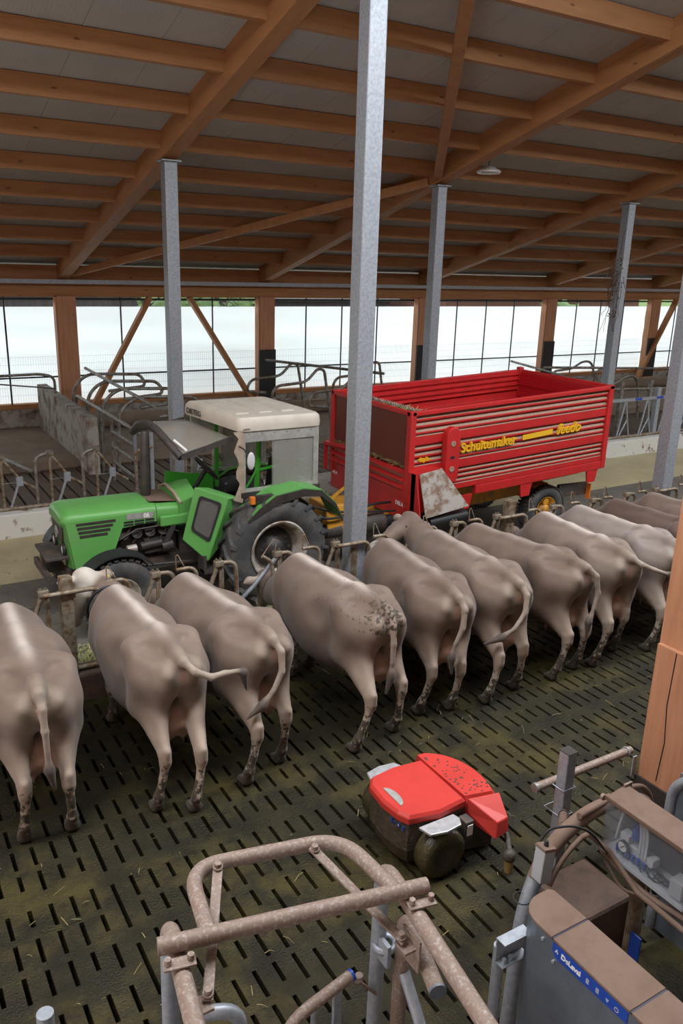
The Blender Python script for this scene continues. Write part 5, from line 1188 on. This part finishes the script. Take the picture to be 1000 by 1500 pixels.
# nose: wedge of the scraper at the near front
nz = MB().add([(3.68, 4.02, .505), (3.95, 3.965, .505), (3.905, 3.80, .40), (3.79, 3.79, .40), (3.69, 4.0, .38), (3.77, 3.77, .27), (3.905, 3.78, .29), (3.99, 3.98, .34), (3.70, 4.05, .30)],
              [(0, 3, 2, 1), (0, 4, 3), (4, 5, 3), (3, 5, 6, 2), (1, 2, 6, 7), (0, 1, 7, 8), (0, 8, 4), (4, 8, 5), (8, 7, 6, 5)])
obj('nose', nz, 'robot', t, .008)
obj('body', MB().loft([[(3.40 + (x - 3.40) * .80, 4.31 + (y - 4.31) * .82, .06) for x, y in cov], [(3.40 + (x - 3.40) * .97, 4.31 + (y - 4.31) * .97, .20) for x, y in cov], [(x + (.008 if x < 3.4 else 0), 4.31 + (y - 4.31) * .985, .445) for x, y in cov]], False), 'mud', t)
obj('front_block', MB().loft([[(3.62 + (x - 3.62) * .95, y, .03) for x, y in fr], [(3.62 + (x - 3.62) * .97, y, .33) for x, y in fr]], False), 'mud', t)
for y, s in ((3.95, -1), (4.67, 1)):
    w = obj('wheel', MB().lathe([(.10, -.075), (.16, -.085), (.195, -.06), (.2, 0), (.195, .06), (.16, .085), (.10, .075)], (3.38, y, .2), 'y', 28), 'mudw', t)
    obj('hub', MB().lathe([(.105, s * .07), (.09, s * .03), (0, s * .03)], (3.38, y, .2), 'y', 20), 'mud', w)
    pl = [(3.20, y - s * .09 + s * .05), (3.23, y + s * .07), (3.36, y + s * .10), (3.50, y + s * .085), (3.535, y + s * .02), (3.52, y - s * .04)]
    obj('side_plate', MB().prism(pl, 'z', .425, .447), 'alu', t, .005)
obj('bracket', MB().box(3.58, 3.66, 3.90, 4.0, .22, .40), 'chassis', t, bevel=.01)
obj('bracket_label', MB().box(3.595, 3.645, 3.894, 3.899, .28, .37), 'white', t)
# faded marks of the sticker on the rear face
st = MB()
for (y, z, w, h) in ((4.20, .405, .022, .035), (4.175, .395, .014, .03), (4.13, .40, .03, .036), (4.085, .395, .018, .034)): st.box(3.105 + (4.20 - y) * .20, 3.11 + (4.20 - y) * .20, y - w / 2, y + w / 2, z - h / 2, z + h / 2)
obj('sticker_mark', st, 'blue', t)
st = MB().box(3.1085, 3.1095, 4.19, 4.21, .40, .41).box(3.118, 3.122, 4.125, 4.135, .395, .405)
obj('sticker_print', st, 'text_w', t)
obj('feeler_cup', MB().cyl((3.86, 3.70, .0), (3.86, 3.70, .10), .032, .036, 16), 'brass', t)
obj('feeler_arm', MB().tube([(3.93, 3.95, .28), (3.93, 3.82, .22), (3.86, 3.70, .17)], .022, 8).ell((3.86, 3.70, .14), (.05, .05, .055), 14, 8), 'mud', t)

# ================================================================== RAIL AND POSTS ON THE RIGHT
t = thing('fence_post', 'square galvanized post right of the red robot, pipe passing behind it', 'post', (4.12, 3.49, 0))
obj('post', MB().box(4.075, 4.165, 3.445, 3.535, 0, 1.09), 'galv', t, bevel=.008)
obj('cap', MB().box(4.073, 4.167, 3.443, 3.537, 1.09, 1.096), 'rubmat', t)
for z in (.80, .58): obj('pipe_strap', MB().tube([(4.06, 3.44, z), (4.18, 3.44, z), (4.18, 3.60, z), (4.06, 3.60, z)], .006, 6, closed=True), 'galv', t)
t = thing('cross_rail', 'brown dusted pipe clamped to the stout timber post by a steel strap', 'rail', (4.45, 3.575, .77))
obj('pipe', MB().tube([(3.94, 3.575, .80), (4.93, 3.575, .80)], .031, 14), 'galv_dust', t)
obj('end_cap', MB().cyl((3.935, 3.575, .80), (3.905, 3.575, .80), .036, seg=14), 'galv_d', t)
obj('strap', MB().tube([(4.88, 3.575 + .036 * math.cos(a), .80 + .036 * math.sin(a)) for a in [2 * PI * k / 16 for k in range(16)]], .006, 6, closed=True).box(4.885, 4.925, 3.50, 3.512, .62, .79), 'galv', t)
# ---- arched pipe with hose, actuator box
t = thing('arch_pipe', 'dusty arched pipe bending over behind the sheet steel gate box', 'pipe', (2.75, 2.52, 0))
ap = fillet([(2.72, 2.5, 0), (2.75, 2.5, 1.10), (2.87, 2.5, 1.45), (3.20, 2.53, 1.55), (3.62, 2.60, 1.45), (3.94, 2.66, 1.26), (4.00, 2.66, 0)], .16)
obj('pipe', MB().tube(ap[:len(ap) // 5 + 2], .042, 14), 'galv', t)
obj('arch', MB().tube(ap[len(ap) // 5 + 1:], .043, 14), 'dust', t)
obj('hose', MB().tube([(p.x + .05, p.y - .055, p.z - .03) for p in ap[8:16]] + [(3.12, 2.44, 1.50), (3.26, 2.40, 1.36), (3.27, 2.20, 1.24), (3.27, 1.9, 1.23)], .016, 8), 'dust', t)
obj('hose', MB().tube(fillet([(3.10, 2.50, 1.58), (3.30, 2.53, 1.56), (3.62, 2.62, 1.50), (3.86, 2.68, 1.40), (4.0, 2.70, 1.26), (4.03, 2.70, .9)], .12), .018, 8), 'dust', t)
obj('cable', MB().tube(fillet([(2.80, 2.48, 1.55), (2.84, 2.47, 1.62), (3.0, 2.44, 1.60), (3.12, 2.42, 1.52), (3.25, 2.4, 1.35)], .08), .007, 6), 'black', t)
obj('cable_tie', MB().tube([(2.735 + .048 * math.cos(a), 2.5 + .048 * math.sin(a), 1.20) for a in [2 * PI * k / 14 for k in range(14)]], .004, 5, closed=True), 'black', t)
a = thing('actuator_box', 'small grey box with cable clamped on the arched pipe', 'box', (2.79, 2.45, 1.33))
obj('housing', MB().hexa([(2.745, 2.40, 1.36), (2.825, 2.40, 1.33), (2.825, 2.47, 1.33), (2.745, 2.47, 1.36), (2.755, 2.40, 1.55), (2.835, 2.40, 1.53), (2.835, 2.47, 1.53), (2.755, 2.47, 1.55)]), 'grey_p', a, bevel=.006)
obj('lid', MB().hexa([(2.752, 2.397, 1.551), (2.838, 2.397, 1.531), (2.838, 2.473, 1.531), (2.752, 2.473, 1.551), (2.754, 2.40, 1.566), (2.836, 2.40, 1.546), (2.836, 2.47, 1.546), (2.754, 2.47, 1.566)]), 'dust', a)
obj('cable_gland', MB().cyl((2.795, 2.435, 1.55), (2.797, 2.435, 1.585), .014, .010, 10), 'black', a)
t = thing('cross_pipe', 'short dusted pipe joining the square post and the arched pipe', 'pipe', (3.6, 3.0, .6))
obj('pipe', MB().tube([(4.08, 3.43, .62), (3.62, 3.04, .95)], .030, 12), 'dust', t)
obj('collar', MB().tube([(4.02, 3.38, .66), (3.99, 3.355, .68)], .036, 12), 'black', t)
# ---- selection gate box: sheet steel with dusty lid
t = thing('gate_box', 'tall sheet steel gate housing with dusty brown lid and blue label', 'gate', (2.545, 1.6, 0))
xa, xb, zt = 2.435, 2.655, 1.5
out = [(xa, .95), (xa, 2.12)] + [(xa + .13 - .13 * math.cos(math.radians(q)), 2.12 + .13 * math.sin(math.radians(q))) for q in range(15, 91, 15)] + [(xb - .02, 2.25), (xb, 2.23), (xb, .95)]
obj('housing', MB().prism(out, 'z', .08, zt - .015), 'steelbox', t)
o2 = [(x + (.002 if x > 2.5 else -.002), y) for x, y in out]
def lid(y0, y1, name='lid'):
    if y1 > 2.1: p = [(xa - .003, y0)] + [(x - .003 if x < 2.5 else x, y) for x, y in out[1:-1]] + [(xb + .003, y0)]
    else: p = [(xa - .003, y0), (xa - .003, y1), (xb + .003, y1), (xb + .003, y0)]
    return obj(name, MB().prism(p, 'z', zt - .015, zt), 'dust', t, bevel=.003)
lid(2.022, 2.25); lid(1.580, 2.012); lid(.95, 1.570)
for y in (2.017, 1.575): obj('seam', MB().box(xa - .001, xb + .001, y - .006, y + .006, zt - .014, zt - .004), 'navy', t)
lb = obj('blue_label', MB().prism([(2.01, zt - .018), (2.01, zt - .06), (1.985, zt - .09), (1.585, zt - .075), (1.585, zt - .018)], 'x', xa - .004, xa - .001), 'blue', t)
dd, uu = (0, -1, 0), (0, 0, 1)
obj('lettering', text_mb('DeLaval', .036, (xa - .0055, 1.955, zt - .062), dd, uu, .002, .001), 'text_w', lb)
obj('emblem', MB().prism([(1.993, zt - .058), (1.982, zt - .036), (1.973, zt - .058), (1.978, zt - .058), (1.983, zt - .046), (1.988, zt - .058)], 'x', xa - .0062, xa - .004), 'text_w', lb)
for k, y in enumerate((1.80, 1.745, 1.69, 1.64)):
    mb = MB()
    if k < 2:
        for q in range(3): mb.box(xa - .006, xa - .004, y - .008, y + .008, zt - .062 + .009 * q, zt - .057 + .009 * q)
    elif k == 2: mb.prism([(y - .008, zt - .045), (y, zt - .062), (y + .008, zt - .045)], 'x', xa - .006, xa - .004)
    else: mb.lathe([(.012, -.005), (.012, -.006), (.008, -.006), (.008, -.005)], (xa, y, zt - .053), 'x', 16)
    obj('pictogram', mb, 'grey_p', lb)
for y, z in ((2.07, zt - .05), (1.995, zt - .115), (1.57, zt - .10)): obj('bolt', MB().cyl((xa - .012, y, z), (xa, y, z), .008, seg=8), 'alu', t)
t = thing('channel_bracket', 'dusty steel channel bracket sticking out left of the gate housing', 'bracket', (2.41, 2.26, 1.18))
obj('channel', MB().box(2.33, 2.50, 2.252, 2.26, 1.20, 1.34).box(2.33, 2.50, 2.20, 2.252, 1.334, 1.34).box(2.33, 2.50, 2.20, 2.252, 1.20, 1.206), 'galv', t)
obj('bolt', MB().cyl((2.36, 2.225, 1.206), (2.36, 2.225, 1.228), .012, seg=6).cyl((2.40, 2.225, 1.206), (2.40, 2.225, 1.228), .012, seg=6), 'galv', t)
obj('leg', MB().tube([(2.42, 2.32, 0), (2.42, 2.32, 1.2)], .03, 12), 'galv', t)
# ---- clear box with pneumatics
t = thing('control_box', 'clear fronted box of valves and hoses with dusty lid, right edge', 'box', (3.40, 2.2, 1.28))
x0, x1, y0, y1, z0, z1 = 3.30, 3.48, 1.955, 2.49, 1.29, 1.62
obj('back_plate', MB().box(x1 - .012, x1, y0, y1, z0, z1), 'rubmat', t)
obj('base_plate', MB().box(x0 + .005, x1, y0, y1, z0, z0 + .015), 'grey_p', t)
obj('cover', MB().box(x0, x0 + .005, y0, y1, z0 + .016, z1).box(x0, x1 - .012, y1 - .005, y1, z0 + .016, z1).box(x0, x1 - .012, y0, y0 + .005, z0 + .016, z1), 'cover', t)
l = obj('lid', MB().box(x0 - .01, x1 + .005, y0 - .012, y1 + .012, z1, z1 + .02).box(x0 - .012, x0 + .02, y0 - .012, y1 + .012, z1 + .012, z1 + .03), 'dust', t, bevel=.004)
obj('hinge', MB().cyl((x0 - .01, y1 + .012, z1 + .008), (x0 - .01, y1 + .03, z1 + .008), .018, seg=14).cyl((x0 - .012, y0 + .01, z1 - .0), (x0 - .03, y0 + .01, z1), .016, seg=14).box(x1 - .03, x1 + .03, y1 + .01, y1 + .022, z1 - .02, z1 + .035), 'galv_dust', l)
for y in (2.43, 2.29, 2.27, 2.25): obj('air_hose', MB().tube(fillet([(x0 + .09, y + (.05 if y < 2.4 else -.01), z1 - .01), (x0 + .08, y + .01, z1 - .12), (x0 + .07, y + (.0 if y < 2.4 else .02), z0 + .08)], .08), .009, 8), 'tube_w', t)
obj('filter_bowl', MB().cyl((x0 + .09, 2.335, z0 + .15), (x0 + .09, 2.335, z0 + .22), .028, seg=16), 'blue', t)
vb = obj('valve_block', MB().box(x0 + .07, x0 + .13, 2.20, 2.40, z0 + .05, z0 + .10).box(x0 + .06, x0 + .12, 2.36, 2.42, z0 + .09, z0 + .15), 'tube_w', t, bevel=.004)
for k in range(6): obj('fitting', MB().cyl((x0 + .055, 2.42 - .035 * k, z0 + .03), (x0 + .055, 2.42 - .035 * k, z0 + .065), .011, seg=10), 'blue', vb)
gq = obj('gauge', MB().lathe([(.0, 0), (.034, 0), (.034, -.02), (.030, -.022), (.030, -.016), (0, -.016)], (x0 + .05, 2.375, z0 + .09), 'x', 22), 'black', t)
obj('gauge_dial', MB().lathe([(.029, -.018), (0, -.018)], (x0 + .05, 2.375, z0 + .09), 'x', 20), 'white', gq)
obj('gauge_needle', MB().bar((x0 + .03, 2.36, z0 + .105), (x0 + .03, 2.385, z0 + .08), .003, .003), 'text_k', gq)
rnd = random.Random(6)
for k in range(5):
    cx_, cy_ = x0 + .07, 2.22 - .035 * k
    obj('cable_coil', MB().tube([(cx_ + .03 * math.sin(a), cy_ + .05 * math.cos(a), z0 + .03 + .03 * k / 5 + .02 * math.sin(a + k)) for a in [2 * PI * q / 20 for q in range(20)]], .005, 6, closed=True), 'black', t)
obj('junction_box', MB().box(x0 + .02, x0 + .10, 1.985, 2.06, z0 + .03, z0 + .13), 'grey_p', t, bevel=.004)
t = thing('support_rail', 'dusted pipe rail with hoses carrying the clear fronted box', 'rail', (3.38, 2.2, 0))
obj('pipe', MB().tube([(3.40, 2.54, 1.245), (3.40, 1.6, 1.245)], .036, 12), 'galv_dust', t)
obj('post', MB().tube([(3.46, 2.32, 0), (3.46, 2.32, 1.22)], .040, 14), 'galv_r', t)
obj('hose', MB().tube(fillet([(3.33, 2.5, 1.27), (3.31, 2.2, 1.22), (3.33, 1.9, 1.25), (3.33, 1.6, 1.2)], .1), .018, 8).tube(fillet([(3.30, 2.45, 1.25), (3.28, 2.3, 1.17), (3.34, 2.15, 1.21)], .06), .008, 6), 'dust', t)
obj('clamp', MB().tube([(3.40 + .042 * math.cos(a), 2.17, 1.245 + .042 * math.sin(a)) for a in [2 * PI * k / 14 for k in range(14)]], .010, 6, closed=True), 'black', t)
obj('plate', MB().box(3.405, 3.415, 2.22, 2.29, .66, .84), 'blue', t)
# ---- concrete block, raised floor, panel at the right edge
solo('concrete_block', MB().hexa([(3.52, 2.72, 0), (4.05, 2.72, 0), (4.05, 3.18, 0), (3.52, 3.18, 0), (3.55, 2.74, .46), (4.03, 2.74, .46), (4.03, 3.16, .46), (3.55, 3.16, .46)]), 'dung', 'manure caked concrete block below the arched pipe', 'block', bevel=.03)
struct('floor', MB().box(2.75, 7.5, .1, 2.62, 0.0, .10), 'walk')
t = thing('wall_panel', 'dark panel with rounded grey tube frame, cut by the right edge', 'panel', (4.45, 2.5, 0))
obj('tube_frame', MB().tube(fillet([(4.27, 2.74, .1), (4.27, 2.74, 1.22), (4.29, 2.60, 1.36), (4.30, 1.8, 1.36)], .14), .032, 12), 'galv', t)
obj('panel', MB().box(4.28, 4.31, 1.8, 2.71, .1, 1.33), 'steelbox', t)
# ================================================================== PIPE GATE IN THE FOREGROUND
t = thing('pipe_gate', 'dusty pipe gate with folding loop in the foreground, nearest the viewer', 'gate', (1.3, 2.4, 0))
R = .036
L_ = fillet([(.84, 2.66, 0), (.85, 2.63, 1.83), (.73, 1.90, 1.83), (.68, 1.4, 1.83)], .13)
k_ = 3
lf = obj('left_frame', MB().tube(L_[k_:], R, 16), 'galv_dust', t)
obj('left_leg', MB().tube(L_[:k_ + 1], R, 16), 'galv', t)
Rt = fillet([(1.80, 2.50, 0), (1.80, 2.48, 1.83), (1.66, 1.60, 1.83), (1.60, 1.2, 1.83)], .13)
obj('right_frame', MB().tube(Rt[k_:], R, 16), 'galv_dust', t)
obj('right_leg', MB().tube(Rt[:k_ + 1], R, 16), 'galv', t)
cb_ = obj('cross_bar', MB().tube([(.745, 2.445, 1.90), (1.835, 2.205, 1.90)], R * .95, 16), 'galv_dust', t)
lp = fillet([(.935, 2.405, 1.90), (.995, 2.78, 1.905), (1.665, 2.63, 1.905), (1.70, 2.24, 1.90)], .15, 8)
obj('loop', MB().tube(lp, R * .92, 16), 'galv_dust', t)
def strap(a, b, name='flat_bar'):
    a, b = Vector(a), Vector(b); fb_ = obj(name, MB().bar(a, b, .042, .012), 'galv_dust', t, bevel=.003)
    for p in (a + (b - a) * .04, b + (a - b) * .04): obj('bolt', MB().cyl((p.x, p.y, p.z + .005), (p.x, p.y, p.z + .028), .016, seg=6).cyl((p.x, p.y, p.z + .003), (p.x, p.y, p.z + .010), .022, seg=12), 'galv_dust', fb_)
strap((1.10, 2.70, 1.945), (.865, 2.25, 1.76)); strap((1.495, 2.60, 1.945), (1.685, 2.14, 1.73))
for (x, y, dx) in ((.80, 2.36, .018), (1.775, 2.16, .03)):
    cp = obj('clamp_plate', MB().bar((x - .06, y + .013, 1.872), (x + .06, y - .013, 1.872), .055, .010), 'galv_dust', t, bevel=.003)
    for q in (-.042, .042): obj('bolt', MB().cyl((x + q, y - q * .2, 1.875), (x + q, y - q * .2, 1.903), .014, seg=6), 'galv_dust', cp)
parts('bracket', [MB().box(.80, .88, 2.22, 2.30, 1.735, 1.748), MB().box(1.66, 1.727, 2.10, 2.18, 1.70, 1.713).box(1.715, 1.727, 2.08, 2.20, 1.60, 1.76)], 'galv_dust', t, .003)
S2 = fillet([(1.865, 2.40, 0), (1.865, 2.38, 1.60), (1.74, 1.98, 1.60)], .12)
s2 = obj('stop_pipe', MB().tube(S2, R, 16), 'galv_dust', t)
obj('end_cap', MB().cyl(S2[-1], S2[-1] + (S2[-1] - S2[-2]).normalized() * .012, R * 1.02, seg=16), 'steelbox', s2)
obj('hinge', MB().tube([(1.82 + .05 * math.cos(a), 2.46 + .05 * math.sin(a), 1.38) for a in [2 * PI * k / 14 for k in range(14)]], .018, 6, closed=True).box(1.78, 1.80, 2.38, 2.50, 1.32, 1.44), 'galv', t)
obj('strut', MB().tube([(1.865, 2.36, 1.28), (1.86, 2.0, .86)], .028, 12), 'galv', t)
g2 = thing('pipe_gate', 'low pipe gate with upright bars and blue tipped end, bottom of photo', 'gate', (1.45, 2.4, 0))
tp = fillet([(1.24, 2.38, 0), (1.24, 2.38, 1.28), (1.62, 2.44, 1.31)], .16)
obj('top_pipe', MB().tube(tp, .027, 14), 'galv_dust', g2)
obj('end_cap', MB().cyl((1.62, 2.44, 1.31), (1.634, 2.442, 1.311), .028, seg=14), 'blue', g2)
for x in (1.42,): obj('upright', MB().tube([(x, 2.41, .05), (x, 2.41, 1.29)], .016, 10), 'galv', g2)
obj('flat_upright', MB().box(1.53, 1.57, 2.42, 2.44, .05, 1.30), 'galv', g2)
obj('hinge', MB().bar((1.66, 2.45, 1.26), (1.78, 2.48, 1.10), .05, .012).cyl((1.67, 2.44, 1.26), (1.67, 2.44, 1.29), .02, seg=8), 'galv_dust', g2)
solo('bent_pipe', MB().tube(fillet([(.86, 2.44, 1.50), (1.05, 2.38, 1.50), (1.09, 2.34, 0)], .10), .03, 12), 'galv', 'bent grey pipe at the bottom edge beside the left leg of the foreground gate', 'pipe')
solo('post_stub', MB().tube([(.43, 3.21, 0), (.43, 3.21, 1.0)], .04, 14), 'galv', 'round post top at the bottom left corner of the photo', 'post')
